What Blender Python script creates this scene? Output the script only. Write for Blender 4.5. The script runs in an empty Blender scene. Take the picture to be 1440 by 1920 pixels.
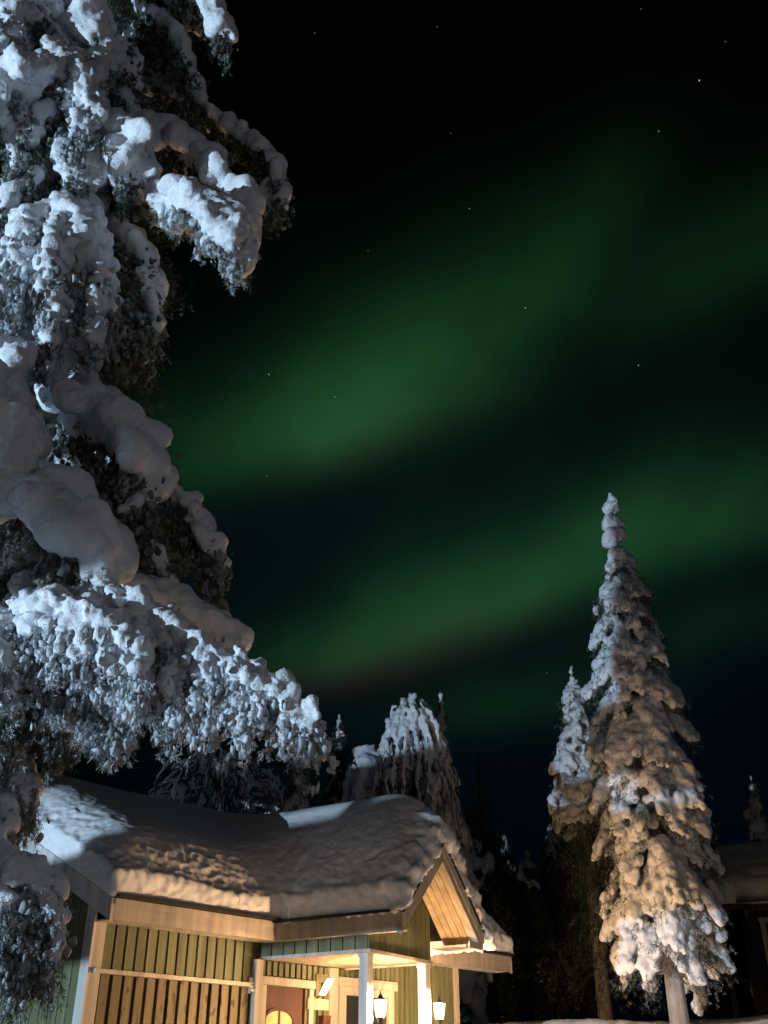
import bpy, bmesh, math, random
import numpy as np
from mathutils import Vector, Matrix

random.seed(7)
RNG = np.random.default_rng(11)
S = bpy.context.scene
COL = S.collection

# ------------------------------------------------------------------ camera
F_PX, W_PX, H_PX = 1868.0, 1440, 1920
PITCH = math.radians(30.264)
SP, CP = math.sin(PITCH), math.cos(PITCH)
cam = bpy.data.cameras.new("camera")
cam.sensor_fit = 'HORIZONTAL'
cam.sensor_width = 36.0
cam.lens = F_PX / W_PX * 36.0
cam.clip_start = 0.05
cam.clip_end = 2000
cam_o = bpy.data.objects.new("camera", cam)
cam_o.rotation_euler = (math.pi / 2 + PITCH, 0, 0)
COL.objects.link(cam_o)
S.camera = cam_o


def ray(u, v):
    x = (u - 720) / F_PX
    y = (960 - v) / F_PX
    return np.array([x, CP - y * SP, SP + y * CP])


def aty(u, v, Y):
    r = ray(u, v)
    return r * (Y / r[1])


# ------------------------------------------------------------------ render / colour
S.view_settings.view_transform = 'Standard'
S.view_settings.look = 'None'
S.view_settings.exposure = 0
S.view_settings.gamma = 1
S.cycles.use_denoising = True
S.cycles.max_bounces = 5
S.cycles.diffuse_bounces = 3

# ------------------------------------------------------------------ world: night sky with aurora and stars
world = bpy.data.worlds.new("World")
S.world = world
world.use_nodes = True
WN, WL = world.node_tree.nodes, world.node_tree.links
WN.clear()


def wmath(op, a, b=None, c=None, clamp=False):
    n = WN.new('ShaderNodeMath')
    n.operation = op
    n.use_clamp = clamp
    for k, x in enumerate((a, b, c)):
        if x is None:
            continue
        if isinstance(x, (int, float)):
            n.inputs[k].default_value = x
        else:
            WL.new(x, n.inputs[k])
    return n.outputs[0]


def wdot(vec, const):
    n = WN.new('ShaderNodeVectorMath')
    n.operation = 'DOT_PRODUCT'
    WL.new(vec, n.inputs[0])
    n.inputs[1].default_value = const
    return n.outputs['Value']


_tc = WN.new('ShaderNodeTexCoord')
_dir = _tc.outputs['Generated']
# fixed sky axes (east, north-up, zenith-up): the aurora hangs in the northern sky
_d = wmath('MAXIMUM', wdot(_dir, (0, CP, SP)), 0.08)
_su = wmath('DIVIDE', wdot(_dir, (1, 0, 0)), _d)
_sv = wmath('DIVIDE', wdot(_dir, (0, -SP, CP)), _d)
_nz = WN.new('ShaderNodeTexNoise')
_nz.inputs['Scale'].default_value = 4.5
_nz.inputs['Detail'].default_value = 3.0
WL.new(_dir, _nz.inputs['Vector'])
_nf = wmath('MAXIMUM', wmath('MULTIPLY_ADD', _nz.outputs['Fac'], 2.0, 0.02), .15)


_ra = wmath('MULTIPLY_ADD', _su, .50, wmath('MULTIPLY', _sv, .866))
_rb = wmath('MULTIPLY_ADD', _su, -.866, wmath('MULTIPLY', _sv, .50))
_cv = WN.new('ShaderNodeCombineXYZ')
WL.new(wmath('MULTIPLY', _ra, 1.6), _cv.inputs[0])
WL.new(wmath('MULTIPLY', _rb, 10.0), _cv.inputs[1])
_rn = WN.new('ShaderNodeTexNoise')
_rn.inputs['Scale'].default_value = 1.0
_rn.inputs['Detail'].default_value = 2.0
WL.new(_cv.outputs[0], _rn.inputs['Vector'])
_nf = wmath('MULTIPLY', _nf, wmath('MULTIPLY_ADD', _rn.outputs['Fac'], .9, .55))


def blob(px, py, ang, sx, up, dn, amp):
    cx, cy = (px - 720) / F_PX, (960 - py) / F_PX
    ca, sa = math.cos(math.radians(ang)), math.sin(math.radians(ang))
    dx = wmath('SUBTRACT', _su, cx)
    dy = wmath('SUBTRACT', _sv, cy)
    a = wmath('MULTIPLY', wmath('MULTIPLY_ADD', dx, ca, wmath('MULTIPLY', dy, sa)), F_PX / sx)
    b = wmath('MULTIPLY_ADD', dx, -sa, wmath('MULTIPLY', dy, ca))
    bp = wmath('MULTIPLY', wmath('MAXIMUM', b, 0), F_PX / up)
    bn = wmath('MULTIPLY', wmath('MINIMUM', b, 0), F_PX / dn)
    e = wmath('ADD', wmath('MULTIPLY', a, a), wmath('ADD', wmath('MULTIPLY', bp, bp), wmath('MULTIPLY', bn, bn)))
    return wmath('MULTIPLY', wmath('EXPONENT', wmath('MULTIPLY', e, -1)), amp)


def total(lst):
    t = lst[0]
    for x in lst[1:]:
        t = wmath('ADD', t, x)
    return t


_aur = total([blob(*b) for b in (
    (680, 785, 24, 165, 120, 58, .34), (650, 800, 18, 260, 120, 60, .34), (850, 655, 30, 270, 150, 95, .40), (1030, 510, 52, 230, 110, 90, .17),
    (1360, 500, 34, 250, 95, 70, .22), (400, 850, 12, 210, 120, 60, .20),
    (835, 1155, 14, 190, 95, 55, .32), (830, 1145, 14, 270, 110, 60, .20), (610, 1235, 9, 190, 70, 45, .30), (1100, 1060, 18, 240, 110, 60, .36),
    (1330, 985, 17, 240, 130, 70, .34), (980, 1315, 8, 220, 60, 50, .16), (1330, 1170, 12, 220, 60, 60, .12),
    (900, 900, 20, 800, 480, 420, .06))])
_aur = wmath('MULTIPLY', wmath('MULTIPLY', _aur, _nf), .56)
_pale = total([blob(*b) for b in ((640, 1270, 9, 200, 40, 40, .5), (700, 830, 20, 180, 60, 40, .35), (850, 1190, 14, 190, 50, 40, .5))])
_blue = total([blob(*b) for b in ((1200, 1350, 0, 900, 500, 600, .9), (600, 950, 15, 900, 330, 330, .55))])
_star = []
for (px, py, rr, aa) in ((1311, 151, 1.9, .55), (1235, 246, 1.7, .28), (880, 391, 1.7, .22), (985, 577, 1.8, .4), (1197, 685, 1.9, .3),
                         (504, 702, 1.8, .4), (628, 744, 1.8, .22), (1360, 78, 1.6, .12), (1202, 17, 1.6, .14), (590, 62, 1.6, .16),
                         (500, 893, 1.6, .14), (820, 50, 1.5, .12), (845, 250, 1.5, .1), (1025, 1262, 1.6, .16), (690, 470, 1.5, .1)):
    v = Vector(ray(px, py)).normalized()
    n = WN.new('ShaderNodeVectorMath')
    n.operation = 'DISTANCE'
    WL.new(_dir, n.inputs[0])
    n.inputs[1].default_value = v
    _star.append(wmath('MULTIPLY', wmath('LESS_THAN', n.outputs['Value'], rr / 1868 * .62), aa * .8))
_star = total(_star)


def chan(base, kb, ka, kp):
    t = wmath('MULTIPLY_ADD', _aur, ka, base)
    t = wmath('MULTIPLY_ADD', _blue, kb, t)
    t = wmath('MULTIPLY_ADD', _pale, kp, t)
    return wmath('ADD', t, _star)


_comb = WN.new('ShaderNodeCombineColor')
WL.new(chan(.0002, .0003, .024, .012), _comb.inputs[0])
WL.new(chan(.0003, .0016, .115, .002), _comb.inputs[1])
WL.new(chan(.0005, .0040, .034, .004), _comb.inputs[2])
_bg = WN.new('ShaderNodeBackground')
WL.new(_comb.outputs[0], _bg.inputs['Color'])
_bg.inputs['Strength'].default_value = 1.0
_wo = WN.new('ShaderNodeOutputWorld')
WL.new(_bg.outputs[0], _wo.inputs['Surface'])

# ------------------------------------------------------------------ lights
sun = bpy.data.lights.new("fill_sun", 'SUN')  # weak sun lamp added as overall fill; no moon is seen
sun.energy = 0.02
sun.angle = math.radians(25)
sun.color = (.85, .90, 1.0)
sun_o = bpy.data.objects.new("fill_sun", sun)
sun_o.rotation_euler = Vector((-.30, .80, -.42)).to_track_quat('-Z', 'Y').to_euler()
COL.objects.link(sun_o)

# cold floodlight far to the left, down the slope, shining past an added shadow-casting fence
FLOOD_POS = Vector((-20.5, -6.5, -2.0))
fl = bpy.data.lights.new("yard_floodlight", 'SPOT')
fl.energy = 26000
fl.color = (.60, .80, 1.0)
fl.shadow_soft_size = 0.03
fl.spot_size = math.radians(80)
fl.spot_blend = .3
fl_o = bpy.data.objects.new("yard_floodlight", fl)
fl_o.location = FLOOD_POS
fl_o.rotation_euler = (Vector((0, 12, 4.6)) - FLOOD_POS).to_track_quat('-Z', 'Y').to_euler()
COL.objects.link(fl_o)

# faint neutral fill light added behind the camera, not tied to any window
hg = bpy.data.lights.new("fill_glow", 'POINT')
hg.energy = 200
hg.color = (.95, .93, 1.0)
hg.shadow_soft_size = 1.2
hg_o = bpy.data.objects.new("fill_glow", hg)
hg_o.location = (5.5, -4.0, 2.4)
COL.objects.link(hg_o)

# warm path lamp low on the right, just outside the view
pl = bpy.data.lights.new("path_lamp", 'POINT')
pl.energy = 75
pl.color = (1.0, .62, .36)
pl.shadow_soft_size = .12
pl_o = bpy.data.objects.new("path_lamp", pl)
pl_o.location = (.9, 8.6, -.3)
COL.objects.link(pl_o)


# ------------------------------------------------------------------ helpers
def tag(o, label=None, cat=None, group=None, kind=None):
    if label: o['label'] = label
    if cat: o['category'] = cat
    if group: o['group'] = group
    if kind: o['kind'] = kind
    return o


def empty(name, loc=(0, 0, 0), rz=0.0):
    o = bpy.data.objects.new(name, None)
    o.location = loc
    o.rotation_euler = (0, 0, rz)
    o.empty_display_size = .2
    COL.objects.link(o)
    return o


def obj(name, me, mat=None, parent=None):
    o = bpy.data.objects.new(name, me)
    COL.objects.link(o)
    if mat is not None:
        me.materials.clear()
        me.materials.append(mat)
    if parent is not None:
        o.parent = parent
    return o


def np_mesh(name, V, Fc, smooth=True, attr=None):
    """V (n,3), Fc (m,k) -> mesh"""
    me = bpy.data.meshes.new(name)
    V = np.ascontiguousarray(V, dtype=np.float32)
    Fc = np.ascontiguousarray(Fc, dtype=np.int32)
    n, k = Fc.shape
    me.vertices.add(len(V))
    me.vertices.foreach_set('co', V.ravel())
    me.loops.add(n * k)
    me.loops.foreach_set('vertex_index', Fc.ravel())
    me.polygons.add(n)
    me.polygons.foreach_set('loop_start', np.arange(0, n * k, k, dtype=np.int32))
    me.polygons.foreach_set('use_smooth', np.full(n, smooth, dtype=bool))
    if attr is not None:
        a = me.attributes.new('frost', 'FLOAT', 'POINT')
        a.data.foreach_set('value', np.ascontiguousarray(attr, dtype=np.float32))
    me.update(calc_edges=True)
    return me


def _hash(ix, iy, iz, seed):
    h = (ix * 374761393 + iy * 668265263 + iz * 2147483647 + seed * 144665) & 0xffffffff
    h = ((h ^ (h >> 13)) * 1274126177) & 0xffffffff
    h = ((h ^ (h >> 16)) * 2246822519) & 0xffffffff
    return ((h ^ (h >> 15)) & 0xffff) / 32767.5 - 1.0


def vnoise(P, seed=0):
    P = np.asarray(P, dtype=np.float64)
    I = np.floor(P).astype(np.int64)
    f = P - I
    f = f * f * f * (f * (f * 6 - 15) + 10)
    r = np.zeros(len(P))
    for dx in (0, 1):
        wx = f[:, 0] if dx else 1 - f[:, 0]
        for dy in (0, 1):
            wy = f[:, 1] if dy else 1 - f[:, 1]
            for dz in (0, 1):
                wz = f[:, 2] if dz else 1 - f[:, 2]
                r += wx * wy * wz * _hash(I[:, 0] + dx, I[:, 1] + dy, I[:, 2] + dz, seed)
    return r


def fbm(P, scale, octv=3, seed=0):
    r = 0
    a = 1.0
    for k in range(octv):
        r = r + a * vnoise(np.asarray(P) * scale * (2.03 ** k) + k * 17.3, seed + k)
        a *= .5
    return r


class MB:
    """collects boxes, prisms and tubes and links them as one mesh"""

    def __init__(self, mp=None):
        self.v, self.f = [], []
        self.mp = mp

    def add(self, pts, faces):
        o = len(self.v)
        for p in pts:
            p = tuple(p)
            self.v.append(self.mp(*p) if self.mp else p)
        for f in faces:
            self.f.append([o + i for i in f])

    def box(self, x0, x1, y0, y1, z0, z1):
        self.add([(x0, y0, z0), (x1, y0, z0), (x1, y1, z0), (x0, y1, z0), (x0, y0, z1), (x1, y0, z1), (x1, y1, z1), (x0, y1, z1)],
                 [(0, 3, 2, 1), (4, 5, 6, 7), (0, 1, 5, 4), (1, 2, 6, 5), (2, 3, 7, 6), (3, 0, 4, 7)])

    def hexa(self, p):
        self.add(p, [(0, 3, 2, 1), (4, 5, 6, 7), (0, 1, 5, 4), (1, 2, 6, 5), (2, 3, 7, 6), (3, 0, 4, 7)])

    def prism(self, poly, off):
        n = len(poly)
        a = [tuple(p) for p in poly]
        b = [(p[0] + off[0], p[1] + off[1], p[2] + off[2]) for p in poly]
        self.add(a + b, [tuple(range(n))[::-1], tuple(range(n, 2 * n))] + [(i, (i + 1) % n, n + (i + 1) % n, n + i) for i in range(n)])

    def tube(self, path, rad, seg=8, cap=True):
        path = [Vector(p) for p in path]
        n = len(path)
        rings = []
        pts = []
        ref = Vector((.31, .17, .93))
        for i, p in enumerate(path):
            t = (path[min(i + 1, n - 1)] - path[max(i - 1, 0)]).normalized()
            s = t.cross(ref)
            if s.length < 1e-3: s = t.cross(Vector((1, 0, 0)))
            s.normalize()
            u = s.cross(t)
            r = rad[i] if hasattr(rad, '__len__') else rad
            for k in range(seg):
                a = 2 * math.pi * k / seg
                pts.append(p + (s * math.cos(a) + u * math.sin(a)) * r)
        fs = []
        for i in range(n - 1):
            for k in range(seg):
                fs.append((i * seg + k, i * seg + (k + 1) % seg, (i + 1) * seg + (k + 1) % seg, (i + 1) * seg + k))
        if cap:
            fs.append(tuple(range(seg))[::-1])
            fs.append(tuple((n - 1) * seg + k for k in range(seg)))
        self.add(pts, fs)

    def lathe(self, prof, c, seg=12):
        pts, fs = [], []
        for (r, z) in prof:
            for k in range(seg):
                a = 2 * math.pi * k / seg
                pts.append((c[0] + r * math.cos(a), c[1] + r * math.sin(a), c[2] + z))
        for i in range(len(prof) - 1):
            for k in range(seg):
                fs.append((i * seg + k, i * seg + (k + 1) % seg, (i + 1) * seg + (k + 1) % seg, (i + 1) * seg + k))
        fs.append(tuple(range(seg))[::-1])
        fs.append(tuple((len(prof) - 1) * seg + k for k in range(seg)))
        self.add(pts, fs)

    def build(self, name, mat, parent=None, smooth=False):
        me = bpy.data.meshes.new(name)
        me.from_pydata(self.v, [], self.f)
        bm = bmesh.new()
        bm.from_mesh(me)
        bmesh.ops.recalc_face_normals(bm, faces=bm.faces)
        bm.to_mesh(me)
        bm.free()
        if smooth:
            me.polygons.foreach_set('use_smooth', np.ones(len(me.polygons), dtype=bool))
        return obj(name, me, mat, parent)


# ------------------------------------------------------------------ materials
def mat(name):
    m = bpy.data.materials.new(name)
    m.use_nodes = True
    return m, m.node_tree.nodes, m.node_tree.links, m.node_tree.nodes['Principled BSDF']


def _noise(N, L, scale, detail=4, rough=.6, vec=None, coord='Object', mscale=None):
    tc = N.new('ShaderNodeTexCoord')
    v = tc.outputs[coord]
    if mscale:
        mp = N.new('ShaderNodeMapping')
        mp.inputs['Scale'].default_value = mscale
        L.new(v, mp.inputs['Vector'])
        v = mp.outputs[0]
    n = N.new('ShaderNodeTexNoise')
    n.inputs['Scale'].default_value = scale
    n.inputs['Detail'].default_value = detail
    n.inputs['Roughness'].default_value = rough
    L.new(v, n.inputs['Vector'])
    return n.outputs['Fac']


def _ramp(N, L, fac, stops):
    r = N.new('ShaderNodeValToRGB')
    e = r.color_ramp.elements
    while len(e) < len(stops): e.new(.5)
    for k, (p, c) in enumerate(stops):
        e[k].position = p
        e[k].color = (*c, 1)
    L.new(fac, r.inputs['Fac'])
    return r.outputs['Color']


def _bump(N, L, h, strength, dist, prev=None):
    b = N.new('ShaderNodeBump')
    b.inputs['Strength'].default_value = strength
    b.inputs['Distance'].default_value = dist
    L.new(h, b.inputs['Height'])
    if prev is not None: L.new(prev, b.inputs['Normal'])
    return b.outputs['Normal']


def snow_mat(name, grain=60, gd=.005, lump=7, ld=.012):
    m, N, L, B = mat(name)
    c = _ramp(N, L, _noise(N, L, 6, 3), [(.3, (.74, .78, .83)), (.75, (.87, .89, .92))])
    L.new(c, B.inputs['Base Color'])
    B.inputs['Roughness'].default_value = .75
    B.inputs['Specular IOR Level'].default_value = .25
    nb = _bump(N, L, _noise(N, L, lump, 4), .5, ld)
    nb = _bump(N, L, _noise(N, L, grain, 3, .7), .6, gd, nb)
    L.new(nb, B.inputs['Normal'])
    return m


M_SNOW = snow_mat("packed_snow")
M_SNOW_TREE = snow_mat("tree_snow", 70, .012, 14, .04)
M_SNOW_FAR = snow_mat("far_snow", 22, .03, 6, .08)


def needle_mat(name, green, frost):
    m, N, L, B = mat(name)
    at = N.new('ShaderNodeAttribute')
    at.attribute_name = 'frost'
    mx = N.new('ShaderNodeMix')
    mx.data_type = 'RGBA'
    mx.inputs[6].default_value = (*green, 1)
    mx.inputs[7].default_value = (*frost, 1)
    L.new(at.outputs['Fac'], mx.inputs[0])
    L.new(mx.outputs[2], B.inputs['Base Color'])
    B.inputs['Roughness'].default_value = .7
    B.inputs['Specular IOR Level'].default_value = .2
    return m


M_NEEDLE = needle_mat("frosted_needles", (.035, .048, .022), (.72, .78, .84))


def bark_mat(name, c0, c1):
    m, N, L, B = mat(name)
    f = _noise(N, L, 9, 5, .7, mscale=(1, 1, .25))
    L.new(_ramp(N, L, f, [(.3, c0), (.7, c1)]), B.inputs['Base Color'])
    B.inputs['Roughness'].default_value = .9
    L.new(_bump(N, L, f, .8, .03), B.inputs['Normal'])
    return m


M_BARK = bark_mat("spruce_bark", (.045, .035, .03), (.13, .10, .085))
M_BARK_SNOW = bark_mat("snow_dusted_bark", (.20, .18, .17), (.44, .43, .44))


def paint_mat(name, c0, c1, grain=(1, 1, .06), sc=16, rough=.6, bump=.15, knots=None):
    m, N, L, B = mat(name)
    f = _noise(N, L, sc, 5, .65, mscale=grain)
    c = _ramp(N, L, f, [(.25, c0), (.75, c1)])
    wv = _ramp(N, L, _noise(N, L, 1.0, 2, .6, mscale=(7, 7, .35)), [(.32, (.62, .60, .58)), (.68, (1.12, 1.12, 1.12))])
    ml = N.new('ShaderNodeMix')
    ml.data_type = 'RGBA'
    ml.blend_type = 'MULTIPLY'
    ml.inputs[0].default_value = .8
    L.new(c, ml.inputs[6])
    L.new(wv, ml.inputs[7])
    c = ml.outputs[2]
    if knots:
        k = _noise(N, L, 7, 1, .4, mscale=(1.6, 1.6, .75))
        mask = _ramp(N, L, k, [(.60, (0, 0, 0)), (.66, (1, 1, 1))])
        mx = N.new('ShaderNodeMix')
        mx.data_type = 'RGBA'
        L.new(mask, mx.inputs[0])
        L.new(c, mx.inputs[6])
        mx.inputs[7].default_value = (*knots, 1)
        c = mx.outputs[2]
    L.new(c, B.inputs['Base Color'])
    B.inputs['Roughness'].default_value = rough
    B.inputs['Specular IOR Level'].default_value = .3
    L.new(_bump(N, L, f, bump, .01), B.inputs['Normal'])
    return m


M_GREEN = paint_mat("sage_green_boards", (.105, .122, .066), (.18, .20, .112))
M_GROOVE = paint_mat("dark_board_gaps", (.035, .038, .025), (.055, .058, .036))
M_WOOD = paint_mat("bare_spruce_planks", (.115, .10, .048), (.20, .166, .082), knots=(.06, .035, .015))
M_CREAM = paint_mat("cream_trim_paint", (.43, .39, .33), (.54, .50, .43))
M_WHITE = paint_mat("white_trim_paint", (.56, .56, .55), (.68, .67, .65))
M_FASCIA = paint_mat("cream_fascia_boards", (.34, .31, .27), (.46, .42, .36), grain=(.07, 1, 1), sc=12)
M_CEIL = paint_mat("pale_pine_panelling", (.52, .42, .28), (.66, .55, .38))
M_DOOR = paint_mat("red_brown_door", (.055, .016, .008), (.11, .030, .014))
M_TIN = paint_mat("dark_roof_edge", (.012, .010, .010), (.03, .025, .022))
M_ROOF = paint_mat("roofing_felt", (.03, .03, .03), (.06, .06, .06))
M_IRON = paint_mat("black_iron", (.012, .011, .010), (.03, .027, .024), rough=.45)
M_FLOOR = paint_mat("porch_decking", (.2, .16, .11), (.3, .24, .17))
M_DARKWALL = paint_mat("dark_stained_boards", (.03, .028, .03), (.05, .045, .05))
M_STEEL, _N, _L, _B = mat("bright_steel")
_B.inputs['Base Color'].default_value = (.75, .75, .75, 1)
_B.inputs['Metallic'].default_value = 1
_B.inputs['Roughness'].default_value = .2
_L.new(_ramp(_N, _L, _noise(_N, _L, 30), [(0, (.6, .6, .6)), (1, (.8, .8, .8))]), _B.inputs['Base Color'])
M_PANE, _N, _L, _B = mat("dark_window_glass")
_B.inputs['Roughness'].default_value = .08
_L.new(_ramp(_N, _L, _noise(_N, _L, 2), [(0, (.02, .025, .03)), (1, (.05, .055, .06))]), _B.inputs['Base Color'])


def glow_mat(name, c0, c1, strength, sc=5):
    m, N, L, B = mat(name)
    c = _ramp(N, L, _noise(N, L, sc, 2), [(.3, c0), (.7, c1)])
    L.new(c, B.inputs['Emission Color'])
    B.inputs['Base Color'].default_value = (.12, .08, .04, 1)
    B.inputs['Emission Strength'].default_value = strength
    return m


M_LAMP = glow_mat("lantern_glow", (1, .56, .26), (1, .60, .30), 4700)
M_GLASS, _N, _L, _B = mat("warm_lantern_glass")
_N.remove(_B)
_tr = _N.new('ShaderNodeBsdfTransparent')
_tl = _N.new('ShaderNodeBsdfTranslucent')
_L.new(_ramp(_N, _L, _noise(_N, _L, 25, 2), [(.3, (1, .72, .42)), (.7, (1, .80, .52))]), _tl.inputs['Color'])
_mx = _N.new('ShaderNodeMixShader')
_mx.inputs[0].default_value = .03
_L.new(_tr.outputs[0], _mx.inputs[1])
_L.new(_tl.outputs[0], _mx.inputs[2])
_L.new(_mx.outputs[0], _N['Material Output'].inputs['Surface'])
M_TUBE = glow_mat("lamp_panel_glow", (1, .80, .50), (1, .84, .55), 9)
M_LIT = glow_mat("lit_door_glass", (1.0, .33, .02), (1.0, .55, .08), 1.0, 9)


# ------------------------------------------------------------------ blobby snow via voxel remesh
_bm = bmesh.new()
bmesh.ops.create_icosphere(_bm, subdivisions=2, radius=1)
ICO_V = np.array([v.co[:] for v in _bm.verts])
ICO_F = np.array([[v.index for v in f.verts] for f in _bm.faces])
_bm.free()


_bm = bmesh.new()
bmesh.ops.create_icosphere(_bm, subdivisions=1, radius=1)
ICO1_V = np.array([v.co[:] for v in _bm.verts])
ICO1_F = np.array([[v.index for v in f.verts] for f in _bm.faces])
_bm.free()


def remesh(V, Fc, voxel, smooth=3, fac=.5):
    me = np_mesh("tmp", V, Fc)
    o = bpy.data.objects.new("tmp", me)
    COL.objects.link(o)
    r = o.modifiers.new("r", 'REMESH')
    r.mode = 'VOXEL'
    r.voxel_size = voxel
    if smooth:
        s = o.modifiers.new("s", 'SMOOTH')
        s.iterations = smooth
        s.factor = fac
    bpy.context.view_layer.update()
    dg = bpy.context.evaluated_depsgraph_get()
    out = bpy.data.meshes.new_from_object(o.evaluated_get(dg))
    bpy.data.objects.remove(o)
    bpy.data.meshes.remove(me)
    out.polygons.foreach_set('use_smooth', np.ones(len(out.polygons), dtype=bool))
    return out


def get_v(me):
    a = np.empty(len(me.vertices) * 3, dtype=np.float32)
    me.vertices.foreach_get('co', a)
    return a.reshape(-1, 3).astype(np.float64)


def get_n(me):
    a = np.empty(len(me.vertices) * 3, dtype=np.float32)
    me.vertex_normals.foreach_get('vector', a)
    return a.reshape(-1, 3).astype(np.float64)


def set_v(me, V):
    me.vertices.foreach_set('co', np.ascontiguousarray(V, dtype=np.float32).ravel())
    me.update()


class Lumps:
    def __init__(self):
        self.c, self.ax = [], []

    def add(self, c, t, r, stretch=1.3, flat=1.0):
        """ellipsoid at c, long axis t"""
        t = np.asarray(t, float)
        t = t / (np.linalg.norm(t) + 1e-9)
        ref = np.array([0, 0, 1.0]) if abs(t[2]) < .9 else np.array([1.0, 0, 0])
        s = np.cross(t, ref)
        s /= np.linalg.norm(s)
        u = np.cross(s, t)
        a = RNG.uniform(0, 6.28)
        s, u = s * math.cos(a) + u * math.sin(a), -s * math.sin(a) + u * math.cos(a)
        self.c.append(np.asarray(c, float))
        self.ax.append(np.stack([t * r * stretch, s * r * RNG.uniform(.85, 1.15), u * r * flat * RNG.uniform(.85, 1.1)]))

    def mesh(self, voxel, smooth=3, amp=.03, scale=6, amp2=.01, scale2=25, sag=0):
        n = len(self.c)
        C = np.array(self.c)
        A = np.array(self.ax)
        V = (ICO_V[None, :, :] @ A) + C[:, None, :]
        Fc = ICO_F[None] + (np.arange(n) * len(ICO_V))[:, None, None]
        me = remesh(V.reshape(-1, 3), Fc.reshape(-1, 3), voxel, smooth)
        v = get_v(me)
        nn = get_n(me)
        d = amp * fbm(v, scale, 2, 3) + amp2 * fbm(v, scale2, 2, 9)
        set_v(me, v + nn * d[:, None])
        return me


class Tufts:
    def __init__(self):
        self.p, self.d, self.f, self.l = [], [], [], []

    def add(self, P, D, frost, length):
        P = np.atleast_2d(P)
        n = len(P)
        self.p.append(P)
        self.d.append(np.broadcast_to(D, (n, 3)))
        self.f.append(np.broadcast_to(frost, (n,)))
        self.l.append(np.broadcast_to(length, (n,)))

    def mesh(self, name, k=16, width=.11, spread=.75, twig=1.8):
        """every tuft is a short bottle-brush twig set with k thin needles"""
        P = np.concatenate(self.p)
        D = np.concatenate(self.d)
        fr = np.concatenate(self.f)
        ln = np.concatenate(self.l)
        D = D + RNG.normal(0, .35, D.shape)
        D /= np.linalg.norm(D, axis=1, keepdims=True) + 1e-9
        P = np.repeat(P, k, 0)
        A = np.repeat(D, k, 0)
        fr = np.repeat(fr, k)
        ln = np.repeat(ln, k) * RNG.uniform(.7, 1.2, len(P))
        n = len(P)
        t = RNG.random(n)
        R = RNG.normal(0, 1, (n, 3))
        D = A * .75 + R * spread * .6
        D /= np.linalg.norm(D, axis=1, keepdims=True) + 1e-9
        Wd = np.cross(D, RNG.normal(0, 1, (n, 3)))
        Wd /= np.linalg.norm(Wd, axis=1, keepdims=True) + 1e-9
        w = (ln * width)[:, None]
        B = P + A * (t * twig * ln)[:, None]
        Lc = ln[:, None]
        V = np.stack([B, B + D * Lc * .6 + Wd * w, B + D * Lc, B + D * Lc * .6 - Wd * w], 1)
        Fc = np.arange(n * 4).reshape(n, 4)
        base = np.clip(fr + .10 * RNG.normal(0, 1, n) + .22 * vnoise(P * 12, 5), 0, 1)
        At = np.stack([base * .55, base, np.clip(base + .25 * fr, 0, 1), base], 1)
        return np_mesh(name, V.reshape(-1, 3), Fc, False, At.ravel())


def catmull(pts, n):
    P = np.array(pts, float)
    P = np.vstack([2 * P[0] - P[1], P, 2 * P[-1] - P[-2]])
    m = len(P) - 3
    out = []
    for t in np.linspace(0, m - 1e-6, n):
        i = int(t)
        f = t - i
        a, b, c, d = P[i:i + 4]
        out.append(.5 * ((2 * b) + (-a + c) * f + (2 * a - 5 * b + 4 * c - d) * f * f + (-a + 3 * b - 3 * c + d) * f ** 3))
    return np.array(out)


# ------------------------------------------------------------------ ground
def smooth01(t):
    t = np.clip(t, 0, 1)
    return t * t * (3 - 2 * t)


def ground_h(x, y):
    q = .55 * x + .6 * (y - 13)
    h = -1.6 + 2.65 * smooth01((q - 3.7) / 2.2) + .07 * np.clip(q - 6, 0, 60)
    # ploughed bank beside the porch
    cx = np.clip(x, 2.9, 7.5)
    g = np.exp(-((x - cx) / .8) ** 2 - ((y - 13.4 - .06 * (x - 3)) / .85) ** 2)
    P = np.stack([x, y, np.zeros_like(x)], 1)
    h = np.maximum(h, -1.6 + g * (2.28 + .22 * vnoise(P * 1.3, 4) + .07 * vnoise(P * 4.1, 5)))
    h = h - 1.3 * smooth01((-x - 9) / 6)
    h = h + .10 * fbm(P, .35, 3, 2) + .02 * fbm(P, 3, 2, 8)
    return h


def grid(xs, ys, fn):
    X, Y = np.meshgrid(xs, ys)
    Z = fn(X.ravel(), Y.ravel())
    V = np.stack([X.ravel(), Y.ravel(), Z], 1)
    nx, ny = len(xs), len(ys)
    i = (np.arange(ny - 1)[:, None] * nx + np.arange(nx - 1)[None]).ravel()
    return V, np.stack([i, i + 1, i + nx + 1, i + nx], 1)


xs = np.concatenate([np.linspace(-300, -12, 30), np.arange(-11.5, 14, .11), np.linspace(14.5, 300, 30)])
ys = np.concatenate([np.linspace(-200, -4, 20), np.arange(-3.5, 30, .14), np.linspace(31, 500, 40)])
V, Fc = grid(xs, ys, ground_h)
tag(obj("snowy_ground", np_mesh("snowy_ground", V, Fc), M_SNOW), kind='structure')

# ------------------------------------------------------------------ the cabin
TH = math.radians(42)
DA = np.array([math.sin(TH), math.cos(TH)])
DN = np.array([math.cos(TH), -math.sin(TH)])
L0 = np.array([-3.2942, 12.7895])
cabin = empty("log_cabin", (L0[0], L0[1], 0), math.atan2(DA[1], DA[0]))
cabin.name = "green_cabin"
tag(cabin, "green board cabin with a deep snow load on its roof and a lit gabled porch", "cabin")
mp_main = lambda a, b, z: (a, -b, z)                      # a along the front wall, b outwards
PT = math.radians(10.5)
PG = np.array([math.cos(PT), -math.sin(PT)])
PQ = np.array([math.sin(PT), math.cos(PT)])
PC = np.array([3.05, 1.42])


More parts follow.
